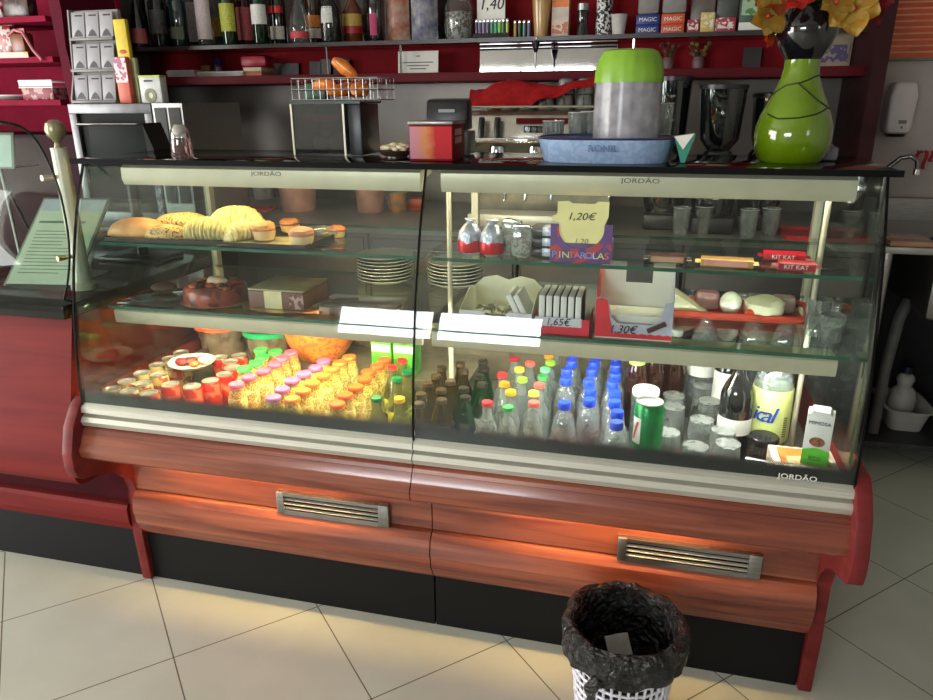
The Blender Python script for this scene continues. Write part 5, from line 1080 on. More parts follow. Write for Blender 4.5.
for k, (px, py) in enumerate([(463, 391), (467, 386), (470, 381), (473, 375), (476, 369), (480, 363)]): put(px, py, .715, .028, gb, f'green bottle with white label, {ORD[k]} from the front glass')
# small sodas, green or red capped, by the joint
sodam = pane('bottle_soda', (206, 212, 190), .26, (170, 170, 110), gain=1.8); sodaw = pane('bottle_soda_clear', (226, 232, 228), .28, (216, 222, 218), gain=2.0)
SC = {'red': (214, 52, 54), 'green': (70, 160, 84), 'dark green': (20, 110, 64), 'coral': (236, 104, 92), 'yellow': (240, 214, 80), 'amber': (226, 168, 40), 'lime': (150, 210, 60), 'orange': (236, 140, 40), 'mint': (120, 206, 150), 'crimson': (170, 40, 60)}
def soda(nm, mt, key, lab): return maker('soda_' + key + nm, beer_build('s_' + nm.replace(' ', '_'), mt, SC[nm], lab, 'small soda bottles with bright caps'))
ylab = specks('soda_label', (206, 206, 70), (120, 150, 60), 90, .6, .4)
for k, (nm, px, py) in enumerate([('dark green', 379, 397), ('dark green', 397, 377), ('dark green', 405, 370), ('red', 394, 366), ('red', 402, 359)]): put(px, py, .715, .028, soda(nm, sodam, 'y', ylab), f'small soda bottle with {nm} cap, {ORD[k]} among those before the glass joint')
a, b = AZ(404, 400, .70), None; put(403, 402, .70, .028, soda('amber', sodam, 'y', ylab), 'amber capped soda bottle tight against the glass joint')
TON = [('red', 490, 402), ('green', 505, 405.5), ('coral', 534, 401.5), ('yellow', 533.5, 391), ('coral', 538, 383.5), ('amber', 511, 390), ('lime', 515, 379.6), ('orange', 506, 381), ('green', 541, 375), ('mint', 546, 368), ('yellow', 522, 366), ('coral', 528, 362), ('lime', 549, 361), ('orange', 550, 354), ('red', 555.5, 349), ('crimson', 518, 358), ('red', 502, 373)]
seen = {}
for nm, px, py in TON:
    seen[nm] = seen.get(nm, 0) + 1; n_ = sum(1 for q in TON if q[0] == nm); pos = (ORD[seen[nm] - 1] + ' such cap from the front, ') if n_ > 1 else ''
    put(px, py, .715, .028, soda(nm, sodaw, 'c', None), f'clear tonic bottle with {nm} cap, {pos}beside the water bottles')
WB = [(0, 0), (.026, 0), (.029, .006), (.029, .03), (.0275, .034), (.029, .038), (.0275, .044), (.029, .05), (.0275, .056), (.029, .062), (.029, .10), (.0255, .122), (.017, .140), (.0125, .146), (.0125, .152), (0, .152)]
wclr = pane('water_plastic', (232, 240, 242), .24, (226, 232, 236), gain=2.2)
def water_build(loc, lb):
    t = thing('water_bottle', lb, 'water bottle', loc, group='small water bottles with blue caps')
    MB().lathe(WB, seg=22).build('bottle_body', wclr, t); MB().lathe([(.0293, .066), (.0296, .067), (.0296, .094), (.0293, .095)], seg=22).build('label', pane('water_label', (236, 226, 226), .3, (220, 190, 190)), t)
    MB().lathe([(0, .1525), (.0145, .1525), (.0152, .154), (.0148, .168), (.0135, .1705), (0, .1705)], seg=20, mod=lambda a_, z_: 1 + .012 * math.cos(a_ * 20)).build('blue_cap', pm('cap_blue', (34, 66, 206), .35, noise=.03), t); return t
wat = maker('water', water_build)
for row, pts in (('row beside the tonic bottles', [(564.5, 402), (566, 378), (566, 369), (568.5, 361), (573, 353)]), ('middle water row', [(590, 399), (591, 389), (591, 380), (592, 369), (594, 362), (598, 354)]), ('row next to the green can', [(616, 425), (617, 413), (614.5, 401), (614, 392), (611, 381), (615, 374), (616, 365), (615, 357)])):
    for k, (px, py) in enumerate(pts): put(px, py, .715, .0295, wat, f'blue capped water bottle, {ORD[k]} from the glass in the {row}')
# upturned tumblers
def upt_build(loc, lb):
    t = thing('upturned_tumbler', lb, 'glass', loc, group='upturned tumblers on the deck')
    MB().lathe([(.031, 0), (.033, 0), (.0325, .01), (.0295, .105), (.028, .118), (.024, .120), (0, .1195)], seg=26).build('outer_wall', tg, t); MB().lathe([(.031, .001), (.0272, .098), (.0, .1)], seg=26).build('inner_wall', tg, t)
    MB().lathe([(.0, .1202), (.018, .1204), (.0275, .1197), (.0277, .1212), (.018, .1214), (0, .1210)], seg=26).build('thick_base', pane('frost_white', (226, 230, 228), .40, (236, 238, 236), gain=2.4), t); return t
upt = maker('upt', upt_build)
for (px, py), lb in zip([(703, 420), (673, 406), (712.6, 399), (708, 387), (674, 395), (696, 446), (723, 429), (728, 443), (668, 432)], ('at the middle of the tumbler group, with broad white base', 'behind the green can on the tumbler side', 'in the rear row below the large clear bottle', 'farthest back with white base', 'tucked behind the first rear tumbler', 'right against the front glass'.replace('right ', ''), 'beside the dark lidded jar', 'in front of the dark lidded jar', 'close in front of the glass behind the green can')): put(px, py, .666, .0335, upt, 'upturned tumbler ' + lb)
def bigb(nm, lb, prof, mt, cap, lab=None, labz=None, cat='bottle', capc=None):
    def b(loc, l2, rz):
        t = thing(nm, lb, cat, loc); MB().lathe(prof, seg=28).build('bottle_body', mt, t); tp = prof[-1][1]; rn = prof[-2][0]
        MB().lathe([(0, tp + .0005), (rn + .001, tp + .0005), (rn + .003, tp + .003), (rn + .002, tp + .018), (0, tp + .0195)], seg=20).build('cap', cap, t)
        if lab:
            def rad(z):
                for (r0, z0), (r1, z1) in zip(prof, prof[1:]):
                    if z0 <= z <= z1 and z1 > z0: return r0 + (r1 - r0) * (z - z0) / (z1 - z0)
                return prof[2][0]
            MB().lathe([(rad(labz[0]) + .0008, labz[0])] + [(rad(labz[0] + (labz[1] - labz[0]) * q / 6) + .0014, labz[0] + (labz[1] - labz[0]) * q / 6) for q in range(7)], seg=28).build('label', lab, t)
        return t
    return b
W75 = [(0, 0), (.036, 0), (.038, .006), (.038, .19), (.030, .215), (.016, .24), (.0145, .25), (.014, .285), (0, .285)]
items.append([AY(746, 380, 1.70).x, 1.70, .039, bigb('dark_bottle', 'tall black bottle with white label low down behind the dark lidded jar', W75, dark, black, white, (.095, .135)), 0])
items.append([AY(722, 380, 1.86).x, 1.86, .039, bigb('dark_bottle', 'black bottle with narrow white strip label behind the tumblers', W75, dark, black, pm('strip_white', (190, 188, 184), .5), (.10, .19)), 0])
items.append([AY(672, 380, 1.93).x, 1.95, .034, bigb('cola_bottle', 'dark brown bottle with small white neck tag behind the green can', [(0, 0), (.031, 0), (.033, .006), (.033, .15), (.02, .20), (.0135, .22), (.0135, .245), (0, .245)], brown, pm('cap_silver', (0, 0, 0)), white, (.205, .222)), 0])
items.append([AY(652, 380, 1.91).x, 1.91, .034, bigb('cola_bottle', 'dark brown bottle with red neck band behind the green can', [(0, 0), (.031, 0), (.033, .006), (.033, .15), (.02, .20), (.0135, .22), (.0135, .245), (0, .245)], brown, red_l, red_l, (.195, .215)), 0])
items.append([AY(637, 380, 1.86).x, 1.86, .033, bigb('tea_bottle', 'brown drink bottle with large lime green cap', [(0, 0), (.03, 0), (.032, .006), (.032, .15), (.02, .19), (.016, .205), (.016, .215), (0, .215)], brown, pm('cap_lime', (170, 214, 70), .35), pm('neck_lime', (150, 200, 80), .4), (.19, .205)), 0])
items.append([AY(702, 365, 1.99).x, 1.99, .044, bigb('water_bottle', 'large clear bottle with white label behind the tumblers', [(0, 0), (.04, 0), (.043, .008), (.043, .20), (.036, .235), (.016, .275), (.014, .28), (.014, .29), (0, .29)], wclr, white, white, (.13, .19)), 0])
UC = [(0, 0), (.043, 0), (.046, .008), (.046, .20), (.040, .235), (.024, .262), (.0155, .272), (.0155, .285), (0, .285)]
def ucal(loc, l2, rz):
    t = bigb('drink_bottle', 'big clear bottle with pale yellow-green wrap label and blue lettering', UC, wclr, white)(loc, l2, rz)
    MB().lathe([(.0465, .072), (.0470, .073)] + [(.0472, .08 + .02 * k) for k in range(6)] + [(.0468, .2), (.0455, .206), (.0445, .206)], seg=36).build('wrap_label', pm('label_lime', (214, 224, 140), .45, noise=.04), t)
    for k, ch in enumerate('ical'):
        an = -.95 + k * .30; words('lettering', ch, .056, pm('letter_blue', (30, 60, 160), .4), t, (.0478 * math.sin(an), -.0478 * math.cos(an), .145), (R(90), 0, an), ext=.0008, shear=.25, sx=1.15)
    m = MB()
    for k in range(9): m.box(.0, .010, -.0481, -.0474, .09 + .006 * k, .093 + .006 * k)
    o = m.build('barcode', pm('bar_grey', (110, 116, 90), .5), t); o.rotation_euler = (0, 0, R(32)); return t
items.append([AY(787, 420, 1.72).x, 1.72, .048, ucal, 0])
for px, py, lb, cap in ((768, 309, 'large clear bottle with white cap at the rear below the red tray', white), (784, 318, 'large clear bottle with blue cap at the rear below the red tray', pm('cap_blue', (0, 0, 0)))):
    items.append([AY(px, py, 2.055).x, 2.055, .042, bigb('water_bottle', lb, [(0, 0), (.037, 0), (.040, .008), (.040, .20), (.034, .235), (.016, .275), (.014, .28), (.014, .288), (0, .288)], wclr, cap), 0])
def jar_build(loc, l2, rz):
    t = thing('lidded_jar', 'small glass jar with dark lid in front of the black bottle', 'jar', loc); MB().lathe([(0, 0), (.031, 0), (.034, .006), (.034, .08), (.029, .092), (0, .092)], seg=26).build('jar_glass', pane('jar_smoke', (150, 140, 136), .3, (110, 90, 84), gain=1.8), t); MB().lathe([(0, .0925), (.033, .0925), (.034, .095), (.034, .108), (.032, .11), (0, .1095)], seg=26).build('dark_lid', pm('lid_dark', (44, 40, 44), .2, .6), t); return t
p = AZ(765, 438, .655); items.append([p.x, p.y + .01, .035, jar_build, 0])
def can_on_glass(loc, l2, rz):
    t = thing('upturned_tumbler', 'upturned tumbler carrying the green can', 'glass', loc); MB().lathe([(.033, 0), (.0345, 0), (.034, .01), (.031, .09), (.029, .10), (0, .1005)], seg=26).build('outer_wall', tg, t)
    z = loc[2] + .101; c = can_build('lemon', (14, 118, 60), (22, 134, 70), 'green can', .0335, .118)((loc[0], loc[1], z), 'bright green drink can standing on an upturned tumbler')
    q = MB().grid(lambda u, v: (.0338 * math.sin(-1.25 + .75 * u), -.0338 * math.cos(-1.25 + .75 * u), .022 + .062 * v), 8, 2).build('white_panel', pm('panel_white', (220, 222, 220), .3), c)
    MB().grid(lambda u, v: (.0341 * math.sin(-1.2 + .6 * (u * .35 + .6 * v)), -.0341 * math.cos(-1.2 + .6 * (u * .35 + .6 * v)), .03 + .045 * v), 4, 4).build('red_stroke', pm('stroke_red', (190, 60, 60), .4), q); return t
items.append([.03, 1.535, .036, can_on_glass, 0])
def lidjar2(loc, l2, rz):
    t = thing('white_lid_jar', 'glass jar with white lid close behind the green can', 'jar', loc); MB().lathe([(0, 0), (.033, 0), (.035, .006), (.035, .15), (0, .152)], seg=26).build('jar_glass', tg, t); MB().lathe([(0, .1525), (.032, .1525), (.0335, .155), (.0335, .166), (.031, .169), (0, .170)], seg=26).build('white_lid', white, t); return t
p = AZ(647, 388, .715); items.append([p.x, p.y, .038, lidjar2, 0])
# spread the things so that none overlap, staying inside the case
BOXES = [(.292, .436, 1.47, 1.612)]
for it in range(500):
    for i in range(len(items)):
        a = items[i]
        for j in range(i + 1, len(items)):
            b = items[j]; dx, dy = b[0] - a[0], b[1] - a[1]; d = math.hypot(dx, dy); need = a[2] + b[2] + .0012
            if d < need:
                if d < 1e-6: dx, dy, d = 1e-3, 1e-3, 1.4e-3
                k = (need - d) / d * .5; a[0] -= dx * k; a[1] -= dy * k; b[0] += dx * k; b[1] += dy * k
    for a in items:
        r = a[2]; a[0] = min(max(a[0], XL + .014 + r), XR - .014 - r); a[1] = max(a[1], 1.4845 + r)
        a[1] = min(a[1], (1.862 if a[0] < XJ + .03 + r else 2.115) - r)
        for px_, py_ in ((.372, 1.72), (-.486, 1.735)):
            dx, dy = a[0] - px_, a[1] - py_; d = math.hypot(dx, dy)
            if d < r + .008: a[0] += dx / max(d, 1e-4) * (r + .008 - d); a[1] += dy / max(d, 1e-4) * (r + .008 - d)
        for x0, x1, y0, y1 in BOXES:
            if a[0] + r > x0 and a[0] - r < x1 and a[1] - r < y1 and a[1] + r > y0:
                if a[0] + r - x0 < y1 - a[1] + r: a[0] = x0 - r
                else: a[1] = y1 + r
for x, y, r, fn, lb in items: fn((x, y, ZD), lb, random.uniform(-.6, .6))

# milk carton on a lying orange pack, foil pouch
for k in range(2):
    t = thing('juice_pack', f'orange juice pack lying under the milk carton, {"lower" if k == 0 else "upper"} one', 'juice pack', (.365, 1.553, ZD + .0005 + k * .0545), group='lying juice packs'); MB().box(-.066, .066, -.052, .052, 0, .054, .003).build('carton', pm('pack_cream', (214, 200, 178), .45), t); MB().box(-.05, .052, -.038, .04, .0542, .0549).build('top_print', specks('print_orangeish', (214, 120, 50), (206, 176, 130), 30, .55, .45), t); MB().box(-.055, .055, -.0528, -.0521, .008, .046).build('front_print', MATS['print_orangeish'], t)
t = thing('milk_carton', 'small white chocolate milk carton with green base standing on juice packs', 'milk carton', (.383, 1.535, ZD + .1105), R(-14))
MB().box(-.026, .026, -.019, .019, 0, .118, .001).build('carton', pm('milk_white', (222, 220, 218), .45, noise=.02), t)
MB().prism([(-.026, .0), (.026, 0), (.026, .036), (.0, .042), (-.026, .034)], -.0198, -.0192, axis='y').build('green_base', pm('milk_green', (96, 196, 44), .45), t); MB().box(.0262, .0268, -.019, .019, 0, .036).build('green_side', pm('milk_green', (0, 0, 0)), t)
MB().prism([(-.02, .1185), (.02, .1185), (.016, .124), (-.016, .124)], -.019, .019, axis='y').build('top_fold', pm('milk_white', (0, 0, 0)), t)
words('lettering', 'MIMOSA', .0115, pm('milk_ink', (60, 60, 90), .4), t, (.0, -.0197, .098)); words('lettering', 'ECO', .012, pm('milk_dkgreen', (30, 90, 30), .4), t, (0, -.0204, .016))
MB().ball((.0, -.0195, .055), .014, 1.1, .06, .8).build('cocoa_picture', specks('cocoa', (110, 56, 36), (150, 84, 60), 200, .5), t)
t = thing('foil_pouch', 'small silver printed pouch lying before the dark lidded jar', 'pouch', (.263, 1.515, ZD + .08), R(-12)); t.location = (.262, 1.51, ZD + .0005)
MB().box(-.022, .022, -.006, .006, 0, .115, .004).jitter(.002, 60).build('pouch', pm('pouch_silver', (206, 206, 206), .25, .6), t); MB().box(-.016, .016, -.0078, -.007, .07, .1).build('print', pm('print_dk', (60, 60, 66), .5), t)
# rear step: tubs, bowl and green cartons
def tub(x, r, h, lb, lid, body, inner):
    t = thing('storage_tub', lb, 'food tub', (x, 1.965, ZR)); MB().lathe([(0, 0), (r * .8, 0), (r * .84, .004), (r * .97, h), (r * .95, h), (r * .82, .008), (0, .006)], seg=40).build('tub_wall', body, t); MB().lathe([(0, .0085), (r * .80, .0085), (r * .88, h * .6), (0, h * .62)], seg=30).build('contents', inner, t)
    MB().lathe([(0, h + .001), (r * .9, h + .001), (r * 1.02, h - .006), (r * 1.04, h - .006), (r * 1.04, h + .006), (r * .98, h + .010), (r * .9, h + .006), (0, h + .006)], seg=40).build('tub_lid', lid, t)
tubm = pane('tub_plastic', (214, 206, 196), .42, (190, 176, 160), rough=.15)
tub(-1.322, .082, .098, 'clear tub with orange-red lid on the rear step', pm('lid_orange', (226, 84, 50), .4), tubm, pm('tub_brown', (150, 110, 96), .6)); tub(-1.150, .082, .088, 'clear yellowish tub with teal green lid on the rear step', pm('lid_teal', (20, 130, 90), .4), tubm, pm('tub_yellow', (222, 206, 130), .6))
bx = AY(320, 340, 1.985).x
t = thing('net_bowl', 'orange net-textured bowl on the rear step', 'bowl', (bx, 1.99, ZR)); MB().lathe([(0, 0), (.05, 0), (.07, .006), (.100, .05), (.116, .10), (.120, .125), (.117, .125), (.112, .10), (.096, .052), (.066, .01), (0, .006)], seg=48, mod=lambda a_, z_: 1 + .006 * math.cos(a_ * 24)).build('bowl_wall', specks('bowl_orange', (226, 136, 56), (196, 96, 60), 110, .7, .35), t)
MB().lathe([(0, .0065), (.064, .012), (.094, .054), (.106, .09), (0, .11)], seg=30).jitter(.005, 40).build('bowl_contents', specks('bowl_mix', (216, 160, 80), (150, 80, 110), 50, .6), t)
for k, (p0, p1) in enumerate(((371, 391), (393, 414))):
    a, b = AY(p0, 350, 1.89), AY(p1, 350, 1.89); w_ = (b.x - a.x) / 2; t = thing('green_carton', 'lime green drink carton on the rear step, ' + ('next to the net bowl' if k == 0 else 'beside the glass joint'), 'carton', ((a.x + b.x) / 2, 1.89, ZR), group='green cartons on the step'); MB().box(-w_, w_, 0, .07, 0, .10, .002).build('carton', specks('carton_lime', (96, 180, 60), (60, 150, 50), 30, .55, .4), t); MB().box(-w_ * .9, w_ * .9, -.0008, -.0001, .072, .094).build('print', pm('print_mint', (206, 226, 206), .4), t)
# paper plate of titbits across the can tops
p = AZ(192, 363, .68); t = thing('paper_plate', 'white paper plate of dark red titbits lying on the can tops', 'plate', (p.x, p.y, ZD + .1262)); MB().lathe([(0, 0), (.044, 0), (.066, .014), (.0655, .016), (.043, .003), (0, .003)], seg=30).build('plate_body', white, t)
for x, y, r, c, nm in ((-.024, -.012, .017, (150, 36, 50), 'red_piece'), (-.004, .0, .018, (90, 40, 40), 'dark_piece'), (.018, -.014, .012, (196, 96, 50), 'orange_piece'), (.006, .03, .012, (206, 80, 60), 'red_piece'), (.036, .012, .018, (232, 222, 206), 'white_piece')): MB().ball((x, y, .003 + r * .7), r, 1.2, 1, .7).jitter(.003, 60).build(nm, pm('bit_%d%d' % (c[0], c[1]), c, .5, noise=.2, bump=.3), t)

# ================================================================== seen through the case: things on the back worktop (z .93)
ZW = .9305
def wbox(nm, lb, cat, px0, px1, pyb, h, mt, d=.12, lid=None, rnd=True):
    a, b = AZ(px0, pyb, ZW), AZ(px1, pyb, ZW); w_ = (b.x - a.x) / 2; y = max(2.68, (a.y + b.y) / 2); t = thing(nm, lb, cat, ((a.x + b.x) / 2, y + w_ + .005, ZW))
    if rnd: MB().lathe([(0, 0), (w_ * .86, 0), (w_ * .9, .006), (w_, h), (w_ * .96, h), (w_ * .85, .01), (0, .01)], seg=28).build('tub_wall', mt, t)
    else: MB().box(-w_, w_, -w_, -w_ + d, 0, h, .004).build('carton', mt, t)
    if lid: MB().lathe([(0, h + .001), (w_ * 1.02, h + .001), (w_ * 1.02, h + .012), (0, h + .013)], seg=28).build('lid', lid, t)
    return t
wbox('plastic_tub', 'pinkish translucent tub on the pale worktop', 'food tub', 271, 309, 213, .12, pm('tub_pink', (214, 160, 146), .4), lid=pm('lid_pink', (206, 150, 140), .4)); wbox('plastic_tub', 'small white tub beside the pinkish tub', 'food tub', 248, 269, 200, .07, pm('tub_white', (206, 206, 204), .4))
wbox('plastic_tub', 'second pinkish tub in front of the hanging steel', 'food tub', 350, 380, 214, .13, pm('tub_pink2', (196, 150, 140), .4)); wbox('food_tub', 'clear tub of orange pieces close to the glass joint', 'food tub', 384, 404, 212, .08, specks('tub_orange', (206, 140, 80), (150, 140, 130), 40, .5)); wbox('red_box', 'small orange-red box by the glass joint on the worktop', 'box', 407, 422, 210, .05, pm('box_orange', (206, 70, 40), .5), .06, rnd=False)
p = AZ(258, 210, ZW); t = thing('red_towel', 'flat folded red cloth beside the pinkish tub', 'towel', (p.x - .01, max(p.y, 2.75), ZW)); MB().box(-.085, .085, -.06, .06, 0, .012, .004).jitter(.003, 30).build('cloth', pm('towel_red', (190, 40, 56), .8), t); MB().box(-.085, -.07, -.0602, .0602, .0005, .0128).build('hem', pm('hem_red', (150, 26, 40), .8), t)
t = thing('serving_tray', 'flat red serving tray at the end of the pale worktop', 'tray', (.60, 2.79, ZW)); MB().box(-.13, .13, -.09, .12, 0, .004, .002).build('tray_base', pm('tray_red', (190, 34, 40), .35), t); m = MB(); m.box(-.13, .13, -.094, -.09, 0, .016).box(-.13, .13, .12, .124, 0, .016).box(-.134, -.13, -.094, .124, 0, .016).box(.13, .134, -.094, .124, 0, .016); m.build('raised_rim', pm('tray_red', (0, 0, 0)), t)
for k, (x, y) in enumerate(((.06, 2.86), (.14, 2.9), (.34, 2.85), (.42, 2.9))): drinking_glass(f'drinking glass on the pale worktop, {ORD[k]} along from the grinder towards the red tray', x + (.05 if x < .3 else 0) + .0, y - .12, ZW, .1, .026, .032, 'glasses on the worktop')

# ================================================================== RIGHT SIDE
t = thing('soap_dispenser', 'white wall soap dispenser with dark outlet', 'soap dispenser', (.958, 3.499, 1.245))
SP = [(-.040, .012), (-.050, .03), (-.050, .16), (-.044, .20), (-.034, .213), (.034, .213), (.044, .20), (.050, .16), (.050, .03), (.040, .012)]
MB().prism(SP, -.001, -.085, axis='y', bev=.012).build('cover', pm('dispenser_white', (206, 196, 196), .4, noise=.02), t, ang=50); MB().lathe([(0, 0), (.034, 0), (.040, .012), (0, .013)], (0, -.045, 0), 24).build('outlet', black, t); MB().box(-.006, .024, -.0862, -.0851, .052, .066).build('badge', pm('badge_grey', (110, 106, 108), .4), t); MB().box(.006, .012, -.0862, -.0851, .033, .042).build('level_mark', ink, t)
t = thing('menu_board', 'green framed wall board with orange-red price lines', 'menu board', (1.005, 3.499, 1.538)); MB().box(-.16, .16, -.02, -.001, 0, .33, .003).build('frame', pm('board_frame', (112, 116, 96), .5), t)
m = MB().box(-.145, .050, -.0225, -.0205, .012, .262).build('price_panel', pm('board_orange', (206, 84, 54), .5, noise=.12, scale=8, stretch=(1, 1, 4)), t); q = MB(); [q.box(-.14, .045, -.0235, -.0227, .03 + .023 * k, .036 + .023 * k) for k in range(10)]; q.build('text_lines', pm('board_yellow', (222, 150, 96), .5), m); MB().box(.058, .15, -.0225, -.0205, .012, .262).build('second_panel', pm('board_teal', (60, 90, 84), .5), t)
sk = thing('sink_table', 'steel sink table with tap and open dark underside', 'sink', (0, 0, 0)); SX0, SX1, SY0, SY1 = .80, 1.75, 2.76, 3.42
MB().box(SX0, SX1, SY0, SY1, .885, .91, .003).build('top', steel_d, sk); MB().box(SX0, SX1, SY1 - .02, SY1 + .03, .91, 1.0).build('upstand', steel_d, sk)
MB().box(.98, 1.5, SY0 + .04, SY1 - .08, .64, .884, .02).build('basin', steel_d, sk)
for x, y in ((SX0 + .02, SY0 + .03), (SX1 - .03, SY0 + .03), (SX0 + .02, SY1 - .05), (SX1 - .03, SY1 - .05)): MB().tube([(x, y, 0), (x, y, .884)], .018, 10).build('leg', steel_d, sk)
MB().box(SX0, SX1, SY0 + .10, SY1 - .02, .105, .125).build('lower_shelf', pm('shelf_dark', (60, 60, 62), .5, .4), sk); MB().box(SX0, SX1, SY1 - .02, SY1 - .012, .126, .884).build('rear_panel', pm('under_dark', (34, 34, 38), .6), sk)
MB().box(1.16, SX1, SY0 + .005, SY0 + .02, .13, .884).build('front_panel', pm('panel_bluegrey', (84, 86, 96), .5, .3), sk)
MB().tube([(.98, 3.0, .66), (.95, 2.96, .60), (.93, 2.94, .40), (.93, 2.94, .13)], .022, 10).build('drain_pipe', pm('pipe_grey', (90, 88, 88), .5), sk)
tb = AY(886, 170, 3.1); tap = MB().tube([(tb.x, 3.1, .91), (tb.x, 3.1, tb.z - .02), (tb.x + .006, 3.1, tb.z + .01), (tb.x + .04, 3.09, tb.z + .045), (tb.x + .07, 3.08, tb.z + .052), (tb.x + .092, 3.075, tb.z + .038), (tb.x + .098, 3.075, tb.z + .005)], [.012, .012, .0085, .0085, .0085, .0085, .0085], 10).build('swan_tap', pm('tap_steel', (120, 118, 122), .2, 1), sk)
MB().lathe([(0, 0), (.0125, 0), (.0125, .02), (0, .02)], (tb.x + .098, 3.075, tb.z - .014), 12).build('spout_tip', chrome, tap)
t = thing('cutting_board', 'brown cutting board on the front of the sink table', 'cutting board', (.885, 2.80, .911)); MB().box(-.07, .075, -.035, .13, 0, .018, .003).build('board', wood('board_wood', (120, 84, 60), (160, 118, 88)), t); MB().lathe([(.006, .0182), (.012, .0182), (.012, .0188), (.006, .0188)], (-.05, .11, 0), 14).build('hang_hole_ring', black, t)
t = thing('purple_cloth', 'crumpled dark purple cloth beside the cutting board', 'cloth', (1.02, 2.86, .911)); MB().grid(lambda u, v: (.11 * (u - .5), .14 * (v - .5), .004 + .03 * math.sin(math.pi * u) * math.sin(math.pi * v) * (1 + .3 * math.sin(9 * u + 5 * v))), 14, 14, .003).build('cloth_body', pm('cloth_purple', (60, 40, 96), .8), t)
t = thing('hanging_ribbon', 'red ribbon hanging on the wall above the tap', 'ribbon', (AY(922, 155, 3.47).x, 3.47, AY(922, 152, 3.47).z)); MB().tube([(0, .029, .0), (0, 0, 0)], .004, 6).build('hook', black, t)
for dx, L in ((-.018, .03), (.012, .075), (.035, .045)): MB().grid(lambda u, v: (dx + .016 * (u - .5) + .004 * math.sin(v * 6), -.004 - .003 * math.sin(u * 3), .006 - L * v), 4, 10, .001).build('ribbon_tail', pm('ribbon_red', (190, 24, 50), .5), t)
p = AZ(903, 427, .126); TX, TY = p.x, p.y + .06
t = thing('white_basin', 'white plastic basin on the shelf under the sink', 'basin', (TX, TY, .1255))
def rr_(w, d, z): return [(w * math.copysign(abs(math.cos(q)) ** .4, math.cos(q)), d * math.copysign(abs(math.sin(q)) ** .4, math.sin(q)), z) for q in [2 * math.pi * i / n for i in range(n)]]
n = 40; bs = pm('basin_white', (206, 204, 202), .5, noise=.02)
loft([rr_(.062, .10, 0), rr_(.080, .125, .085), rr_(.092, .137, .09), rr_(.092, .137, .094), rr_(.077, .122, .09), rr_(.06, .098, .005)]).build('basin_wall', bs, t)
t = thing('cleaning_bottle', 'white cleaning bottle with dark blue cap standing in the basin', 'bottle', (TX - .002, TY + .01, .1312)); MB().lathe([(0, 0), (.046, 0), (.05, .008), (.05, .10), (.044, .13), (.026, .15), (.03, .165), (.034, .18), (.028, .195), (.016, .205), (0, .206)], seg=26).build('bottle_body', bs, t); MB().lathe([(0, .2065), (.02, .2065), (.019, .235), (0, .236)], seg=18).build('cap', pm('cap_navy', (24, 26, 60), .4), t)

# ================================================================== WASTE BASKET
BXc, BYc = .013, 1.362
t = thing('waste_basket', 'white lattice waste basket lined with a black bag', 'waste basket', (BXc, BYc, 0)); wp = pm('basket_white', (214, 210, 220), .45, noise=.02)
def br(z): return .092 + .028 * z / .28
m = MB(); NR = 40
for k in range(NR):
    an = 2 * math.pi * k / NR; pts = []
    for i in range(9): z = .012 + i * .27 / 8; r = br(z) + .0010 * (1 if (i + k) % 2 else -1); pts.append((r * math.cos(an), r * math.sin(an), z))
    m.tube(pts, .0034, 5)
for i in range(12):
    z = .014 + i * .0225; m.tube([((br(z) + .0010 * (1 if (k + i) % 2 else -1)) * math.cos(2 * math.pi * k / NR), (br(z) + .0010 * (1 if (k + i) % 2 else -1)) * math.sin(2 * math.pi * k / NR), z) for k in range(NR)], .0040, 5, True)
m.build('lattice_wall', wp, t)
MB().lathe([(0, 0), (.094, 0), (.096, .012), (.09, .014), (0, .006)], seg=40).build('base', wp, t); MB().lathe([(br(.28), .278), (br(.28) + .006, .28), (br(.28) + .006, .29), (br(.28), .292), (br(.28) - .002, .285)], seg=40).build('rim', wp, t)
def bagr(a_, z_): return 1 + .022 * math.sin(7 * a_ + 30 * z_) + .016 * math.sin(13 * a_ - 55 * z_ + 1) + .012 * math.sin(23 * a_ + 80 * z_)
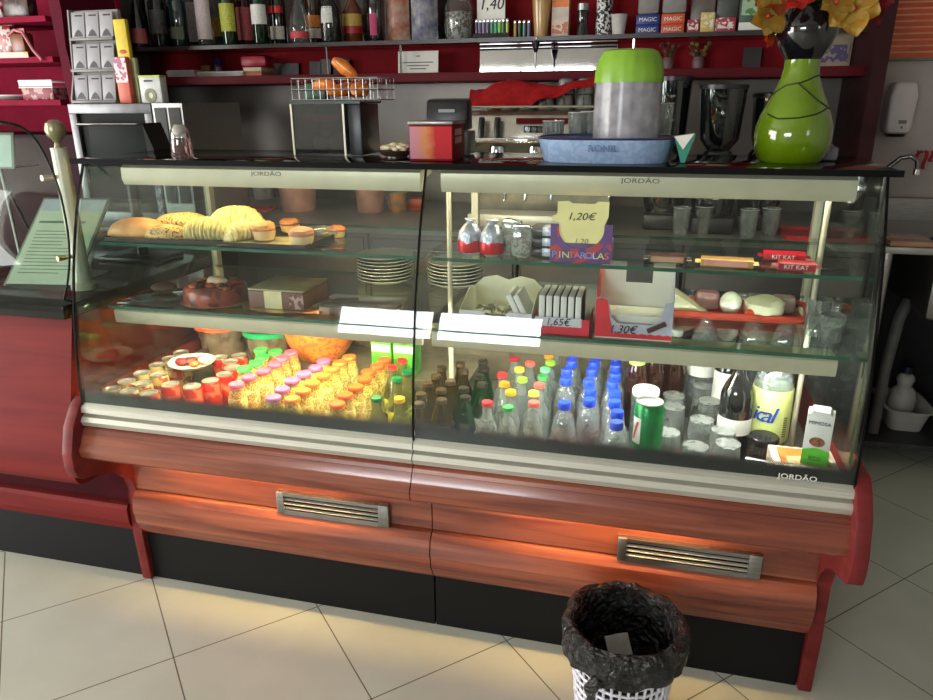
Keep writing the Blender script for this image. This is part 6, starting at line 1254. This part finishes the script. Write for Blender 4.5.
bagm, nt, o_ = new('bin_bag'); b_ = nd(nt, 'ShaderNodeBsdfPrincipled'); b_.inputs['Base Color'].default_value = lin((20, 20, 21)); b_.inputs['Roughness'].default_value = .2; b_.inputs['Specular IOR Level'].default_value = .55
nz = nd(nt, 'ShaderNodeTexNoise'); nz.inputs['Scale'].default_value = 34; nz.inputs['Detail'].default_value = 5; nz.inputs['Distortion'].default_value = 1.6; nt.links.new(coords(nt), nz.inputs['Vector'])
bp = nd(nt, 'ShaderNodeBump'); bp.inputs['Strength'].default_value = 1; bp.inputs['Distance'].default_value = .03; nt.links.new(nz.outputs['Fac'], bp.inputs['Height']); nt.links.new(bp.outputs['Normal'], b_.inputs['Normal']); nt.links.new(b_.outputs[0], o_.inputs[0])
bag = MB().lathe([(.132, .232), (.138, .236), (.140, .26), (.139, .29), (.134, .305), (.124, .312), (.114, .306), (.108, .285), (.104, .24), (.098, .18), (.088, .12), (.06, .10), (0, .098)], seg=80, mod=bagr).jitter(.005, 22).jitter(.003, 55)
bag.build('bag_liner', bagm, t, ang=80); MB().tube([(-.045, -.132, .25), (-.062, -.140, .225), (-.058, -.139, .20), (-.066, -.136, .188)], [.012, .014, .009, .003], 8).jitter(.003, 60).build('bag_knot', bagm, t)
t = thing('paper_scrap', 'crumpled white paper scrap lying in the black bag', 'paper', tuple(AZ(619, 650, .245) + Vector((0, .006, 0))), R(20)); MB().grid(lambda u, v: (.052 * (u - .5), .058 * (v - .5), .012 * (v - .5) + .003 * math.sin(7 * u + 4 * v)), 8, 8, .0006).build('sheet', pm('scrap_white', (206, 206, 206), .6), t); t.rotation_euler = (R(38), R(-10), R(16))

# ------------------------------------------------------------------ render look
cy = sc.cycles
cy.max_bounces = 12; cy.diffuse_bounces = 4; cy.glossy_bounces = 4; cy.transmission_bounces = 4; cy.transparent_max_bounces = 40
cy.caustics_reflective = False; cy.caustics_refractive = False; cy.sample_clamp_indirect = 4; cy.use_denoising = True
v = sc.view_settings; v.view_transform = 'Standard'; v.look = 'None'; v.gamma = 1; v.use_curve_mapping = False; v.exposure = 0.0
